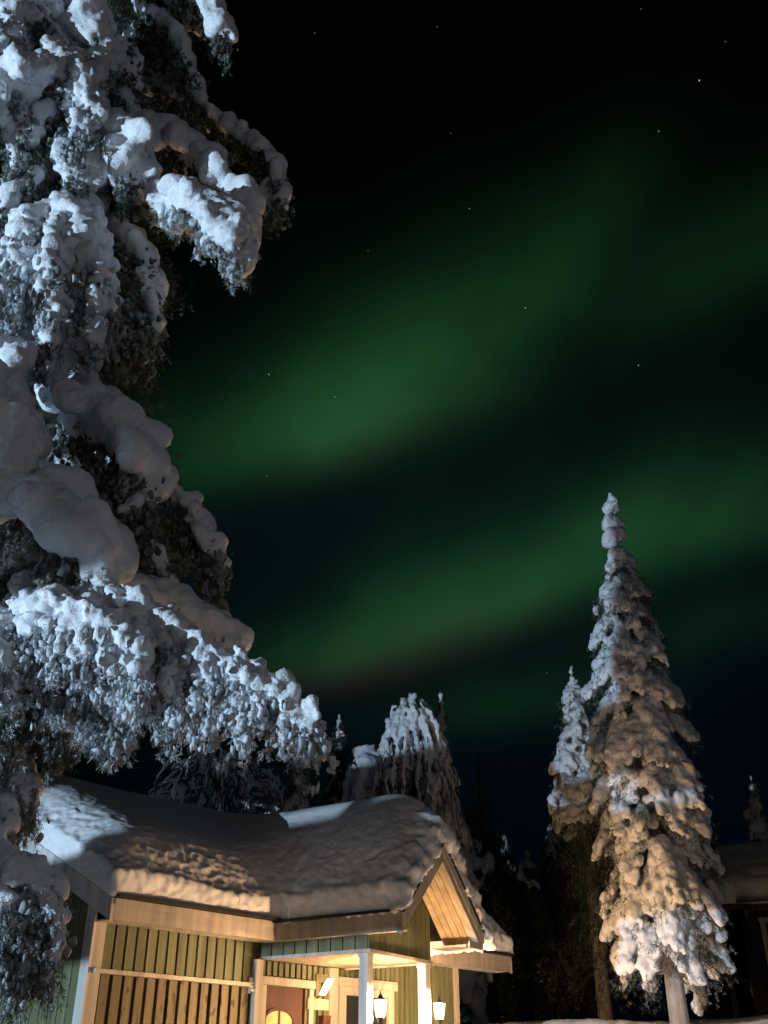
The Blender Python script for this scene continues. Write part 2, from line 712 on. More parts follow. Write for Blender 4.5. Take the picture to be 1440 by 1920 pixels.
def mp_porch(p, q, z):
    a, b = PC + p * PG + q * PQ
    return (a, -b, z)


def loc2w(a, b, z):
    w = L0 + a * DA + b * DN
    return Vector((w[0], w[1], z))


def por2w(p, q, z):
    a, b = PC + p * PG + q * PQ
    return loc2w(a, b, z)


Z0 = -1.5
WB = -.3                 # front wall plane
EAVE_Z, EAVE_T = 1.79, 2.05
SL = .465                # main roof slope
RB = -3.0                # main ridge b


def roof_main(b):
    return EAVE_T + SL * (np.minimum(.1 - b, b - (2 * RB - .1)))


# walls -- a dark backing sheet with raised boards
m = MB(mp_main)
m.box(.03, 7.03, WB - .15, WB - .02, Z0, 2.1)
m.box(.02, .15, -5.7, WB - .151, Z0, 2.0)
m.prism([(.02, WB - .16, 2.0), (.02, -5.69, 2.0), (.02, RB, 3.30)], (.13, 0, 0))
m.box(6.9, 7.03, -5.7, WB - .151, Z0, 2.0)
m.prism([(6.9, WB - .16, 2.0), (6.9, -5.69, 2.0), (6.9, RB, 3.30)], (.13, 0, 0))
m.box(.03, 7.03, -5.85, -5.701, Z0, 2.0)
m.build("wall_core", M_GROOVE, cabin)
m = MB(mp_main)
a = .17
while a < 2.5:                                            # upper half of the wall left of the porch
    m.box(a, a + .126, WB - .02, WB + .000 + random.uniform(0, .004), 1.30, 1.83)
    a += .160
m.build("wall_boards", M_GREEN, cabin)
m = MB(mp_main)
a = .17
while a < 2.45:
    m.box(a, a + .120 + random.uniform(-.006, .006), WB - .02, WB + .02 + random.uniform(0, .008), Z0, 1.235)
    a += .170
m.build("slat_screen", M_WOOD, cabin)
m = MB(mp_main)
m.box(.05, 2.48, WB - .01, WB + .075, 1.24, 1.29)
rail = m.build("rail", M_CREAM, cabin)
m = MB(mp_main)
for k in range(4):
    m.box(2.485 + .002 * k, 2.56, WB + .0, WB + .09 - .012 * k, 1.18 + .045 * k, 1.215 + .045 * k)
m.box(2.49, 2.53, WB - .01, WB + .04, 1.16, 1.36)
m.build("bracket", M_CREAM, rail)
m = MB(mp_main)
b = WB - .16
while b > -5.6:                                           # left gable end
    top = roof_main(b) - .12
    m.hexa([(-.004, b - .185, Z0), (.02, b - .185, Z0), (.02, b, Z0), (-.004, b, Z0),
            (-.004, b - .185, roof_main(b - .185) - .12), (.02, b - .185, roof_main(b - .185) - .12), (.02, b, top), (-.004, b, top)])
    b -= .2
m.build("gable_boards", M_GREEN, cabin)
m = MB(mp_main)
m.box(-.03, .0, WB - .15, WB + .03, Z0, 2.0)
m.build("corner_board", M_WHITE, cabin)
m = MB(mp_main)
m.box(.0, .15, WB, WB + .03, Z0, 1.84)
m.build("corner_board", M_CREAM, cabin)
m = MB(mp_main)
m.box(6.98, 7.08, WB - .02, WB + .03, Z0, 1.82)
m.build("corner_board", M_CREAM, cabin)
# back wall of porch and right end: narrow boards
m = MB(mp_main)
a = 2.72
while a < 6.95:
    zt = 1.585 if a < 4.9 else 1.82
    if 2.72 <= a < 3.68:
        m.box(a, a + .072, WB - .02, WB + .012, 1.41, zt)
    elif a < 4.2:
        m.box(a, a + .072, WB - .02, WB + .012, Z0, zt)
    elif a < 5.42:
        m.box(a, a + .072, WB - .02, WB + .012, 1.49, zt)
    else:
        m.box(a, a + .072, WB - .02, WB + .012, Z0, zt)
    a += .112
m.build("wall_boards", M_GREEN, cabin)
m = MB(mp_main)
m.box(4.03, 4.20, WB - .01, WB + .05, Z0, 1.59)
m.build("trim_board", M_CREAM, cabin)
m = MB(mp_main)
m.box(2.56, 2.68, WB - .01, WB + .10, Z0, 1.585)
m.build("trim_board", M_CREAM, cabin)
# door
door = MB(mp_main)
door.box(2.80, 3.56, WB - .019, WB - .003, -.75, 1.27)
d_o = door.build("door", M_DOOR, cabin)
m = MB(mp_main)
cx, rz, hw = 3.10, .86, .25
arc = [(cx + hw * math.cos(t), WB + .002, rz + .12 * math.sin(t)) for t in np.linspace(0, math.pi, 13)]
m.prism([(cx + hw, WB + .002, .3)] + arc + [(cx - hw, WB + .002, .3)], (0, -.004, 0))
m.build("window_pane", M_LIT, d_o)
m = MB(mp_main)
for k in range(12):
    t0, t1 = math.pi * k / 12, math.pi * (k + 1) / 12
    P = [(cx + r_ * math.cos(t), WB + yy, rz + h_ * math.sin(t)) for yy in (-.002, .022) for (r_, h_, t) in ((hw, .12, t0), (hw, .12, t1), (hw + .035, .165, t1), (hw + .035, .165, t0))]
    m.hexa(P)
m.box(cx - .012, cx + .012, WB + .0025, WB + .018, .3, rz + .119)
m.box(cx + hw, cx + hw + .035, WB - .002, WB + .022, .3, rz)
m.box(cx - hw - .035, cx - hw, WB - .002, WB + .022, .3, rz)
m.build("window_frame", M_DOOR, d_o)
m = MB(mp_main)
m.box(2.60, 3.72, WB - .01, WB + .075, 1.285, 1.385)
m.box(3.62, 3.70, WB - .01, WB + .06, -.75, 1.283)
m.box(2.685, 2.80, WB - .01, WB + .06, -.75, 1.283)
m.build("door_frame", M_CREAM, cabin)
m = MB(mp_main)
m.box(3.56, 3.618, WB - .01, WB + .03, -.75, 1.28)
m.build("door_jamb", M_WOOD, cabin)
# window right of the door
m = MB(mp_main)
m.box(4.34, 5.34, WB - .019, WB - .004, .2, 1.26)
w_o = m.build("window", M_PANE, cabin)
m = MB(mp_main)
m.box(4.205, 5.50, WB - .01, WB + .07, 1.36, 1.455)
m.box(4.205, 5.46, WB - .01, WB + .09, 1.457, 1.48)
m.box(4.24, 4.36, WB - .01, WB + .05, .1, 1.358)
m.box(5.32, 5.44, WB - .01, WB + .05, .1, 1.358)
m.box(4.361, 5.319, WB - .01, WB + .045, 1.25, 1.358)
m.box(4.36, 4.41, WB - .012, WB + .02, .2, 1.249)
m.build("window_frame", M_CREAM, w_o)
# roof and trim
m = MB(mp_main)
for (b0, b1) in ((.08, RB), (RB - .002, 2 * RB - .08)):
    z0, z1 = roof_main(b0) - .08, roof_main(b1) - .08
    m.hexa([(-.02, b0, z0 - .06), (8.05, b0, z0 - .06), (8.05, b1, z1 - .06), (-.02, b1, z1 - .06),
            (-.02, b0, z0), (8.05, b0, z0), (8.05, b1, z1), (-.02, b1, z1)])
m.build("roof", M_ROOF, cabin)
for (a0, a1) in ((-.03, 2.60), (5.0, 8.05)):
    m = MB(mp_main)
    m.box(a0, a1, .082, .112, EAVE_Z, EAVE_T - .015)
    m.box(a0, a1, .112, .127, EAVE_Z + .17, EAVE_T - .02)
    m.build("fascia", M_FASCIA, cabin)
    m = MB(mp_main)
    m.box(a0 - .02, a1, .06, .205, EAVE_T - .012, EAVE_T + .022)
    m.build("drip_edge", M_TIN, cabin)
    m = MB(mp_main)
    m.box(a0 + .03, a1 - .003, WB + .031, .081, EAVE_Z + .01, EAVE_Z + .03)
    m.build("soffit", M_CREAM, cabin)
m = MB(mp_main)
for (b0, b1) in ((.112, RB), (RB - .001, 2 * RB - .1)):
    z0, z1 = roof_main(b0), roof_main(b1)
    m.hexa([(-.075, b0, z0 - .27), (-.032, b0, z0 - .27), (-.032, b1, z1 - .27), (-.075, b1, z1 - .27),
            (-.075, b0, z0 - .015), (-.032, b0, z0 - .015), (-.032, b1, z1 - .015), (-.075, b1, z1 - .015)])
m.build("rake_board", M_WHITE, cabin)
m = MB(mp_main)
for (b0, b1) in ((.112, RB), (RB - .001, 2 * RB - .1)):
    z0, z1 = roof_main(b0), roof_main(b1)
    m.hexa([(8.052, b0, z0 - .27), (8.09, b0, z0 - .27), (8.09, b1, z1 - .27), (8.052, b1, z1 - .27),
            (8.052, b0, z0 - .015), (8.09, b0, z0 - .015), (8.09, b1, z1 - .015), (8.052, b1, z1 - .015)])
m.build("rake_board", M_CREAM, cabin)

# porch
PW = 1.66
PE0, PE1, PR = -.20, 2.06, .93
PZT, PZR = 2.02, 3.07
PS = (PZR - PZT) / (PR - PE0)
PQF = .63


def roof_porch(p):
    return PZT + PS * np.minimum(p - PE0, PE1 - p)


m = MB(mp_porch)
for (p0, p1) in ((PE0 + .02, PR), (PR + .001, PE1 - .02)):
    z0, z1 = roof_porch(p0) - .05, roof_porch(p1) - .05
    m.hexa([(p0, -3.3, z0 - .05), (p1, -3.3, z1 - .05), (p1, PQF - .03, z1 - .05), (p0, PQF - .03, z0 - .05),
            (p0, -3.3, z0), (p1, -3.3, z1), (p1, PQF - .03, z1), (p0, PQF - .03, z0)])
m.build("porch_roof", M_ROOF, cabin)
# porch side fascia
m = MB(mp_porch)
m.box(PE0 - .02, PE0 + .01, -1.385, PQF, 1.785, PZT - .01)
m.build("fascia", M_FASCIA, cabin)
m = MB(mp_porch)
m.box(PE0 - .10, PE0 + .03, -1.40, PQF + .02, PZT - .008, PZT + .024)
m.build("drip_edge", M_TIN, cabin)
m = MB(mp_porch)
m.box(PE0 + .011, -.012, -1.7, PQF - .03, 1.80, 1.82)
m.build("soffit", M_CREAM, cabin)
# rake boards, two stepped boards on each slope
for side in (0, 1):
    m = MB(mp_porch)
    pe, pr = (PE0 - .02, PR - .001) if side == 0 else (PE1 + .02, PR + .001)
    for (q0, q1, h0, h1) in ((PQF - .03, PQF, .20, .006), (PQF + .001, PQF + .022, .115, .004), (PQF - .07, PQF - .031, .19, .12)):
        z0, z1 = float(roof_porch(pe)), float(roof_porch(pr))
        m.hexa([(pe, q0, z0 - h0 * 1.3), (pr, q0, z1 - h0 * 1.3), (pr, q1, z1 - h0 * 1.3), (pe, q1, z0 - h0 * 1.3),
                (pe, q0, z0 - h1), (pr, q0, z1 - h1), (pr, q1, z1 - h1), (pe, q1, z0 - h1)])
    m.build("rake_board", M_CREAM, cabin)
    m = MB(mp_porch)
    z0, z1 = float(roof_porch(pe)), float(roof_porch(pr))
    m.hexa([(pe, PQF - .05, z0 + .001), (pr, PQF - .05, z1 + .001), (pr, PQF + .045, z1 + .001), (pe, PQF + .045, z0 + .001),
            (pe, PQF - .05, z0 + .018), (pr, PQF - .05, z1 + .018), (pr, PQF + .045, z1 + .018), (pe, PQF + .045, z0 + .018)])
    m.build("drip_edge", M_TIN, cabin)
# raking soffit planks
for side in (0, 1):
    m = MB(mp_porch)
    pe, pr = (PE0 + .0, PR - .002) if side == 0 else (PE1 - .0, PR + .002)
    z0, z1 = float(roof_porch(pe)) - .15, float(roof_porch(pr)) - .15
    n = 5
    for k in range(n):
        q0 = .012 + k * (PQF - .085) / n
        q1 = q0 + (PQF - .085) / n - .010
        m.hexa([(pe, q0, z0), (pr, q0, z1), (pr, q1, z1), (pe, q1, z0), (pe, q0, z0 + .02), (pr, q0, z1 + .02), (pr, q1, z1 + .02), (pe, q1, z0 + .02)])
    m.build("soffit", M_CEIL, cabin)
m = MB(mp_porch)
m.box(PW + .015, PE1 - .01, .02, PQF - .072, 1.79, 1.81)
m.box(PW + .015, PE1 + .0, PQF - .028, PQF - .004, 1.775, 1.865)
m.build("soffit", M_CREAM, cabin)
# gable wall and side lintel: backing + boards
m = MB(mp_porch)
m.prism([(.01, -.06, 1.63), (PW - .01, -.06, 1.63), (PW - .01, -.06, float(roof_porch(PW)) - .18), (PR, -.06, PZR - .2), (.01, -.06, float(roof_porch(0)) - .18)], (0, .045, 0))
m.box(.01, .05, -1.72, -.07, 1.63, 1.98)
m.box(PW - .05, PW - .01, -1.72, -.07, 1.63, 1.98)
m.build("wall_core", M_GROOVE, cabin)
m = MB(mp_porch)
p = .0
while p < PW - .05:
    w = .120
    h0, h1 = float(roof_porch(p)) - .17, float(roof_porch(p + w)) - .17
    m.hexa([(p, -.014, 1.631), (p + w, -.014, 1.631), (p + w, .006, 1.631), (p, .006, 1.631), (p, -.014, h0), (p + w, -.014, h1), (p + w, .006, h1), (p, .006, h0)])
    p += .1385
m.build("gable_boards", M_GREEN, cabin)
m = MB(mp_porch)
q = -.02
while q > -1.72:
    m.box(-.012, .01, q - .178, q, 1.631, 1.97)
    q -= .196
m.build("lintel_boards", M_GREEN, cabin)
m = MB(mp_porch)
m.box(-.035, PW + .02, -.01, .03, 1.585, 1.629)
m.box(-.035, .0, -1.78, -.011, 1.585, 1.629)
m.box(PW - .015, PW + .02, -1.78, -.011, 1.585, 1.629)
m.build("porch_beam", M_CREAM, cabin)
m = MB(mp_porch)
q = -.012
while q > -1.95:
    m.box(.001, PW - .016, q - .117, q, 1.605, 1.622)
    q -= .121
m.build("porch_ceiling", M_CEIL, cabin)
for p0 in (-.005, 1.53):
    m = MB(mp_porch)
    m.box(p0, p0 + .13, -.145, -.015, -.75, 1.604)
    m.box(p0 - .012, p0 + .142, -.157, -.011, 1.535, 1.583)
    m.build("porch_post", M_WHITE, cabin)
m = MB(mp_porch)
m.box(-.25, 1.9, -1.5, .2, -.9, -.75)
m.build("porch_floor", M_FLOOR, cabin)
m = MB(mp_porch)
m.box(-.2, 1.85, -1.45, .15, -1.6, -.902)
m.build("porch_plinth", M_DARKWALL, cabin)


# roof snow ------------------------------------------------------------
def roof_snow():
    st = .035
    A = np.arange(-.35, 8.45, st)
    B = np.arange(-6.5, 2.35, st)
    AA, BB = np.meshgrid(A, B)
    a, b = AA.ravel(), BB.ravel()
    r = np.stack([a - PC[0], b - PC[1]], 1)
    p, q = r @ PG, r @ PQ
    # signed inside distances to the two footprints
    dm = np.minimum(np.minimum(a + .13, 8.14 - a), np.minimum(.165 - b, b + 6.25))
    dp = np.minimum(np.minimum(p - (PE0 - .06), PE1 + .28 - p), np.minimum(PQF + .06 - q, q + 3.4))
    d = np.maximum(dm, dp)
    inside = d > 0
    zm = roof_main(b)
    zp = roof_porch(p)
    # soft maximum of the two roofs, only where each exists
    zm_ = np.where(dm > -.3, zm + np.minimum(dm, 0) * 3, -5)
    zp_ = np.where(dp > -.3, zp + np.minimum(dp, 0) * 3, -5)
    k = .62
    top_m = zm_ + .80
    top_p = zp_ + .84
    # round the crests
    h = np.clip(.5 + .5 * (top_m - top_p) / k, 0, 1)
    top = top_p * (1 - h) + top_m * h + k * h * (1 - h)
    base = np.maximum(np.where(dm > -.02, zm, -5), np.where(dp > -.02, zp, -5))
    base = np.where(base < 0, np.maximum(zm_, zp_), base)
    P3 = np.stack([a, b, np.zeros_like(a)], 1)
    T = top - base
    rr = 1.05 + .16 * vnoise(P3 * 1.1, 3)
    e = np.clip(d / rr, 0, 1)
    prof = .26 + .74 * (1 - (1 - e) ** 2.7)
    z = base + T * prof + .04 * fbm(P3, .5, 1, 31)
    # ridge rounding by blurring
    Z = z.reshape(AA.shape)
    msk = inside.reshape(AA.shape).astype(float)
    for _ in range(15):
        acc = Z * msk
        w = msk.copy()
        for ax in (0, 1):
            for s in (1, -1):
                acc = acc + np.roll(Z * msk, s, ax)
                w = w + np.roll(msk, s, ax)
        Z = np.where(msk > 0, acc / np.maximum(w, 1e-6), Z)
    top = Z.ravel()
    top = np.maximum(top, base + .1)
    bot = base - .005
    nx, ny = len(A), len(B)
    I = (np.arange(ny - 1)[:, None] * nx + np.arange(nx - 1)[None]).ravel()
    cells = np.stack([I, I + 1, I + nx + 1, I + nx], 1)
    ok = inside[cells].all(1)
    cells = cells[ok]
    n = len(a)
    Vt = np.stack([a, -b, top], 1)
    Vb = np.stack([a, -b, bot], 1)
    Vv = np.vstack([Vt, Vb])
    # boundary edges
    ed = np.concatenate([cells[:, [0, 1]], cells[:, [1, 2]], cells[:, [2, 3]], cells[:, [3, 0]]])
    key = np.sort(ed, 1)
    kk = key[:, 0] * n + key[:, 1]
    u, idx, cnt = np.unique(kk, return_index=True, return_counts=True)
    be = ed[idx[cnt == 1]]
    side = np.stack([be[:, 0], be[:, 0] + n, be[:, 1] + n, be[:, 1]], 1)
    Fa = np.vstack([cells[:, ::-1], cells + n, side[:, ::-1]])
    me = remesh(Vv, Fa, .032, 5)
    v = get_v(me)
    nn = get_n(me)
    bb = -v[:, 1]
    rr_ = np.stack([v[:, 0] - PC[0], bb - PC[1]], 1)
    pp, qq = rr_ @ PG, rr_ @ PQ
    dm = np.minimum(np.minimum(v[:, 0] + .13, 8.14 - v[:, 0]), np.minimum(.165 - bb, bb + 6.25))
    dp = np.minimum(np.minimum(pp - (PE0 - .06), PE1 + .28 - pp), np.minimum(PQF + .06 - qq, qq + 3.4))
    d = np.maximum(dm, dp)
    nearedge = np.exp(-np.clip(d, 0, 3) / .55)
    front = np.exp(-np.clip(PQF + .06 - qq, 0, 3) / .22) * (dp > dm)
    lip = np.exp(-(np.clip(d, 0, 3) / .70) ** 2)
    warp = v + .12 * np.stack([vnoise(v * 3, 71), vnoise(v * 3, 72), vnoise(v * 3, 73)], 1)
    crust = np.abs(fbm(warp, 6.5, 3, 41))
    disp = lip * (.030 * (.45 - crust) + .008 * fbm(v, 17, 2, 43)) + .004 * fbm(v, 6, 2, 44)
    disp += front * (.075 * fbm(v, 5.5, 2, 61) + .03 * fbm(v, 13, 2, 62))
    disp += nearedge * .04 * fbm(v, .9, 2, 47)
    keep = nn[:, 2] > -.5
    v = v + nn * (disp * keep)[:, None]
    set_v(me, v)
    return me


obj("roof_snow", roof_snow(), M_SNOW, cabin)

# ------------------------------------------------------------------ porch fittings
def lantern(p, q, zc, post_q, label):
    base = por2w(p, q, zc)
    t = empty("wall_lantern", base)
    tag(t, label, "lantern", "lanterns on the porch posts")
    g = MB()
    w0, w1 = .052, .082
    pts = []
    for (w, z) in ((w0, -.11), (w1, .09)):
        for k in range(6):
            an = math.pi / 3 * k
            pts.append((w * math.cos(an), w * math.sin(an), z))
    g.add(pts, [tuple(range(6))[::-1], tuple(range(6, 12))] + [(k, (k + 1) % 6, 6 + (k + 1) % 6, 6 + k) for k in range(6)])
    g.build("glass", M_GLASS, t)
    bl = MB()
    bl.lathe([(.012, -.085), (.024, -.06), (.036, -.015), (.032, .025), (.014, .055), (.004, .066)], (0, 0, 0), 12)
    bl.build("bulb", M_LAMP, t, True)
    fr = MB()
    for k in range(6):
        an = math.pi / 3 * k
        c, s_ = math.cos(an), math.sin(an)
        fr.tube([(w0 * c * 1.04, w0 * s_ * 1.04, -.105), (w1 * c * 1.04, w1 * s_ * 1.04, .082)], .003, 5)
    fr.lathe([(.018, -.16), (.035, -.14), (.050, -.115), (.050, -.102)], (0, 0, 0), 6)
    fr.build("cage", M_IRON, t)
    cp = MB()
    cp.lathe([(.088, .091), (.090, .097), (.046, .112), (.014, .160), (.007, .166), (.011, .174), (.006, .182), (.003, .205)], (0, 0, 0), 8)
    cp.build("cap", M_IRON, t)
    br = MB()
    d = (por2w(p, post_q, 0) - por2w(p, q, 0))
    path = []
    for s in np.linspace(0, 1, 9):
        path.append((d.x * s, d.y * s, -.16 - .07 * math.sin(math.pi * s) + .02 * s))
    br.tube(path, .012, 6)
    e = Vector((d.x, d.y, 0))
    br.tube([e + Vector((0, 0, -.26)), e + Vector((0, 0, -.06))], [.02, .014], 8)
    br.tube([Vector((0, 0, -.24)), Vector((0, 0, -.155))], [.006, .02], 8)
    br.build("bracket", M_IRON, t)
    return t


lantern(.03, .16, .93, -.003, "lit iron lantern on the nearer porch post, in front of the window")
lantern(1.58, .16, .985, -.003, "lit iron lantern on the farther porch post, next to the dark yard")

lampo = empty("panel_lamp", loc2w(3.86, WB + .03, 1.33), math.atan2(DA[1], DA[0]))
tag(lampo, "slanted glowing white lamp panel on a brown backboard under the porch ceiling", "lamp")
m = MB(lambda a, b, z: (a, -b, z))
m.box(-.10, .15, -.012, .01, -.13, .16)
m.build("backboard", M_WOOD, lampo)
m = MB(lambda a, b, z: (a, -b, z))
m.hexa([(-.07, .04, -.11), (.05, .04, -.11), (.05, .055, -.11), (-.07, .055, -.11), (.03, .10, .10), (.15, .10, .10), (.15, .115, .10), (.03, .115, .10)])
m.build("diffuser", M_TUBE, lampo)
m = MB(lambda a, b, z: (a, -b, z))
m.box(.0, .07, .011, .045, -.05, .05)
m.build("bracket", M_IRON, lampo)

sg = empty("wooden_sign", loc2w(3.80, WB + .03, 1.10), math.atan2(DA[1], DA[0]))
tag(sg, "pale wooden sign board with carved marks beside the porch door", "sign")
m = MB(lambda a, b, z: (a, -b, z))
m.box(-.21, .21, -.01, .025, -.075, .065)
m.build("board", M_CEIL, sg)
m = MB(lambda a, b, z: (a, -b, z))
for (x0, x1, z0, z1) in ((-.15, -.142, -.05, .04), (-.142, -.11, .032, .04), (-.142, -.11, -.05, -.042), (-.07, -.062, -.04, .04), (-.062, -.03, .032, .04), (-.062, -.035, -.004, .004),
                         (-.062, -.03, -.04, -.032), (.01, .018, -.04, .04), (.018, .055, .032, .04), (.018, .045, -.002, .006), (.085, .093, -.04, .02), (.093, .12, .012, .02), (.112, .12, -.04, .012)):
    m.box(x0, x1, .0252, .028, z0, z1)
m.build("carved_marks", M_FASCIA, sg)
bx = empty("red_wall_box", loc2w(3.92, WB + .03, .78), math.atan2(DA[1], DA[0]))
tag(bx, "narrow dark red box on the porch wall below the wooden sign", "wall box")
m = MB(lambda a, b, z: (a, -b, z))
m.box(-.07, .07, -.01, .09, -.3, .16)
m.build("body", M_DOOR, bx)
m = MB(lambda a, b, z: (a, -b, z))
m.box(-.08, .08, -.01, .10, .161, .175)
m.build("lid", M_DOOR, bx)


# ------------------------------------------------------------------ the big spruce on the left
TX, TY = -2.62, 6.5
spruce = empty("spruce_tree", (TX, TY, -1.6))
tag(spruce, "huge snow laden spruce filling the left edge, its boughs hanging over the cabin", "tree")
INV = np.array([TX, TY, -1.6])


def trunk_u(v):
    y = (960 - v) / F_PX
    return 720 + F_PX * (TX / TY) * (CP - y * SP)


m = MB()
m.tube([(0, 0, -.3), (0, 0, 3), (.03, 0, 7), (0, .02, 11), (0, 0, 14.5)], [.30, .24, .18, .12, .03], 14)
m.build("trunk", M_BARK, spruce, True)

DOWN = np.array([0, 0, -1.0])
UP = np.array([0, 0, 1.0])


def bough(root_v, pts, r0, r1, nf, lf, rf, frost, cov=.8, dens=1.0, flat=.85, side_bias=0.0, vox=.022, spine_cov=(0.08, 1.0), tl=.03, knob=1.0, prof=None):
    r0, r1 = r0 * .80, r1 * .80
    if frost < .5 and lf > .3:
        nf, rf, cov, frost = int(nf * .8), rf * .9, cov * .85, frost * .35
    """one bough: spine from the trunk through the sight points, hanging fingers, snow on top, needles below"""
    P = [aty(trunk_u(root_v), root_v, TY)]
    for t in pts:
        P.append(aty(*t))
    ax = catmull(P, 60)
    seg = np.linalg.norm(np.diff(ax, axis=0), axis=1)
    Ltot = seg.sum()
    tan = np.gradient(ax, axis=0)
    tan /= np.linalg.norm(tan, axis=1, keepdims=True)
    lum = Lumps()
    tuf = Tufts()
    nod = []
    dens *= .62
    near = np.mean([t[1] for t in pts]) > 1090
    ns, nk = (.55, 2.3) if near else (.72, 1.7)
    wood = MB()
    wood.tube([Vector(x - INV) for x in ax[::4]], list(np.linspace(.045, .010, len(ax[::4]))), 6)
    # snow along the spine
    s = 0.0
    n_sp = max(8, int(Ltot / (min(r0, r1) * .36)))
    for s in np.linspace(spine_cov[0], spine_cov[1], n_sp):
        i = int(s * 59)
        r = (r0 * (1 - s) + r1 * s) * RNG.uniform(.8, 1.2)
        lat = np.cross(tan[i], UP)
        lat /= np.linalg.norm(lat) + 1e-9
        off = RNG.uniform(-1, 1) * min(1, s * 4, (1.06 - s) * 4)
        c = ax[i] + UP * r * (.45 - .5 * off * off) + lat * off * r * 1.6 + RNG.normal(0, .22 * r, 3)
        lum.add(c, tan[i] + RNG.normal(0, .35, 3) + DOWN * .4 * abs(off), r * RNG.uniform(.62, .95), RNG.uniform(1.3, 2.0), flat)
    # needles on the spine
    nt = int(Ltot * 90 * dens)
    nn_ = int(Ltot * 60 * nk)
    i = RNG.integers(4, 60, nn_)
    nod.append(np.column_stack([ax[i] + RNG.normal(0, .05, (nn_, 3)) + DOWN * RNG.uniform(.02, .12, (nn_, 1)), np.full(nn_, np.clip(frost * .8 + .14, 0, 1))]))
    i = RNG.integers(4, 60, nt)
    tuf.add(ax[i] + RNG.normal(0, .05, (nt, 3)) + DOWN * RNG.uniform(0, .10, (nt, 1)), DOWN * .5 + tan[i] * .6, frost, tl)
    # hanging fingers
    for k in range(nf):
        s = (k + RNG.uniform(.1, .9)) / nf
        s = .12 + .88 * s
        i = min(59, int(s * 59))
        T = tan[i]
        lat = np.cross(T, UP)
        lat /= np.linalg.norm(lat) + 1e-9
        sd = RNG.uniform(-1, 1) + side_bias
        ff = float(np.clip(frost - (.42 if RNG.random() < (.18 if near else .38) else 0) * (frost > .4), .05, 1))
        ll = lf * RNG.uniform(.55, 1.2) * (float(np.interp(s, *prof)) if prof else (1 - .35 * abs(s - .55) / .45))
        d0 = lat * sd * .9 + T * RNG.uniform(.15, .7) + DOWN * .25
        d0 /= np.linalg.norm(d0)
        m_ = 9
        path = []
        for j in range(m_):
            t = j / (m_ - 1)
            path.append(ax[i] + d0 * ll * .62 * (t - .30 * t * t) + DOWN * ll * .80 * t ** 1.7 + RNG.normal(0, .012, 3))
        path = np.array(path)
        ft = np.gradient(path, axis=0)
        ft /= np.linalg.norm(ft, axis=1, keepdims=True) + 1e-9
        wood.tube([Vector(x - INV) for x in path[::2]], list(np.linspace(.012, .004, len(path[::2]))), 5)
        cv = cov * RNG.uniform(.6, 1.15) * (1 if ff > frost - .2 else .55)
        nl = max(3, int(ll * cv / (rf * .75)))
        for t in np.linspace(.05, min(1.0, cv), nl):
            j = min(m_ - 1, int(t * (m_ - 1)))
            r = rf * RNG.uniform(.6, 1.2) * (1 - .5 * t) * knob
            lum.add(path[j] + UP * r * .4 + RNG.normal(0, .25 * r, 3), ft[j] + RNG.normal(0, .2, 3), r, RNG.uniform(1.3, 2.3), .85)
        nn_ = int(ll * (62 if frost < .5 else 80) * nk)
        jn = RNG.integers(0, m_, nn_)
        nod.append(np.column_stack([path[jn] + (ft[jn] * RNG.uniform(-.03, .03, (nn_, 1))) + RNG.normal(0, .019 if near else .026, (nn_, 3)) + DOWN * RNG.uniform(-.01, .05, (nn_, 1)), np.full(nn_, np.clip(ff * .78 + .13 + .08 * RNG.normal(), .05, .95))]))
        nt = int(ll * 230 * dens)
        j = RNG.integers(0, m_, nt)
        spread = .018 + .02 * RNG.random((nt, 1))
        pos = path[j] + RNG.normal(0, 1, (nt, 3)) * spread + DOWN * RNG.uniform(-.02, .07, (nt, 1))
        fr = np.clip(ff * .9 + .25 * RNG.normal(0, 1) * .5 + .15 * RNG.normal(0, 1, nt), 0.0, 1)
        tuf.add(pos, DOWN * .7 + ft[j] * .7, fr, tl)
    lum.c = [c - INV for c in lum.c]
    tuf.p = [p_ - INV for p_ in tuf.p]
    me = tuf.mesh("bough", 22, .055, .8)
    o = obj("bough", me, M_NEEDLE, spruce)
    obj("twigs", _mb_mesh(wood), M_BARK, o)
    nd = np.concatenate(nod)
    n = len(nd)
    rad = RNG.uniform(.012, .034, n) * ns
    A = RNG.normal(0, 1, (n, 3, 3))
    A = np.linalg.qr(A)[0] * (rad[:, None, None] * RNG.uniform(.6, 1.5, (n, 3, 1)))
    A[:, :, 2] *= 1.5
    V = (ICO1_V[None] @ A) + nd[:, None, :3] - INV
    V = V.reshape(-1, 3)
    ctr = np.repeat(nd[:, :3] - INV, len(ICO1_V), 0)
    V = ctr + (V - ctr) * (1 + .75 * vnoise(V * (55 / ns), 2)[:, None])
    Fn = (ICO1_F[None] + (np.arange(n) * len(ICO1_V))[:, None, None]).reshape(-1, 3)
    fa = np.clip(np.repeat(nd[:, 3], len(ICO1_V)) + .16 * vnoise(V * 30, 4) + .10 * (V[:, 2] - ctr[:, 2]) / np.repeat(rad, len(ICO1_V)), .02, 1)
    obj("frost_clumps", np_mesh("frost_clumps", V, Fn, True, fa), M_NEEDLE, o)
    sm = lum.mesh(vox, 3 if frost < .25 else 2, .028 if frost < .25 else .026, 5 if frost < .25 else 6, .011 if frost < .25 else .020, 18 if frost < .25 else 22)
    obj("snow_cap", drop_crumbs(sm), M_SNOW_TREE, o)
    return o


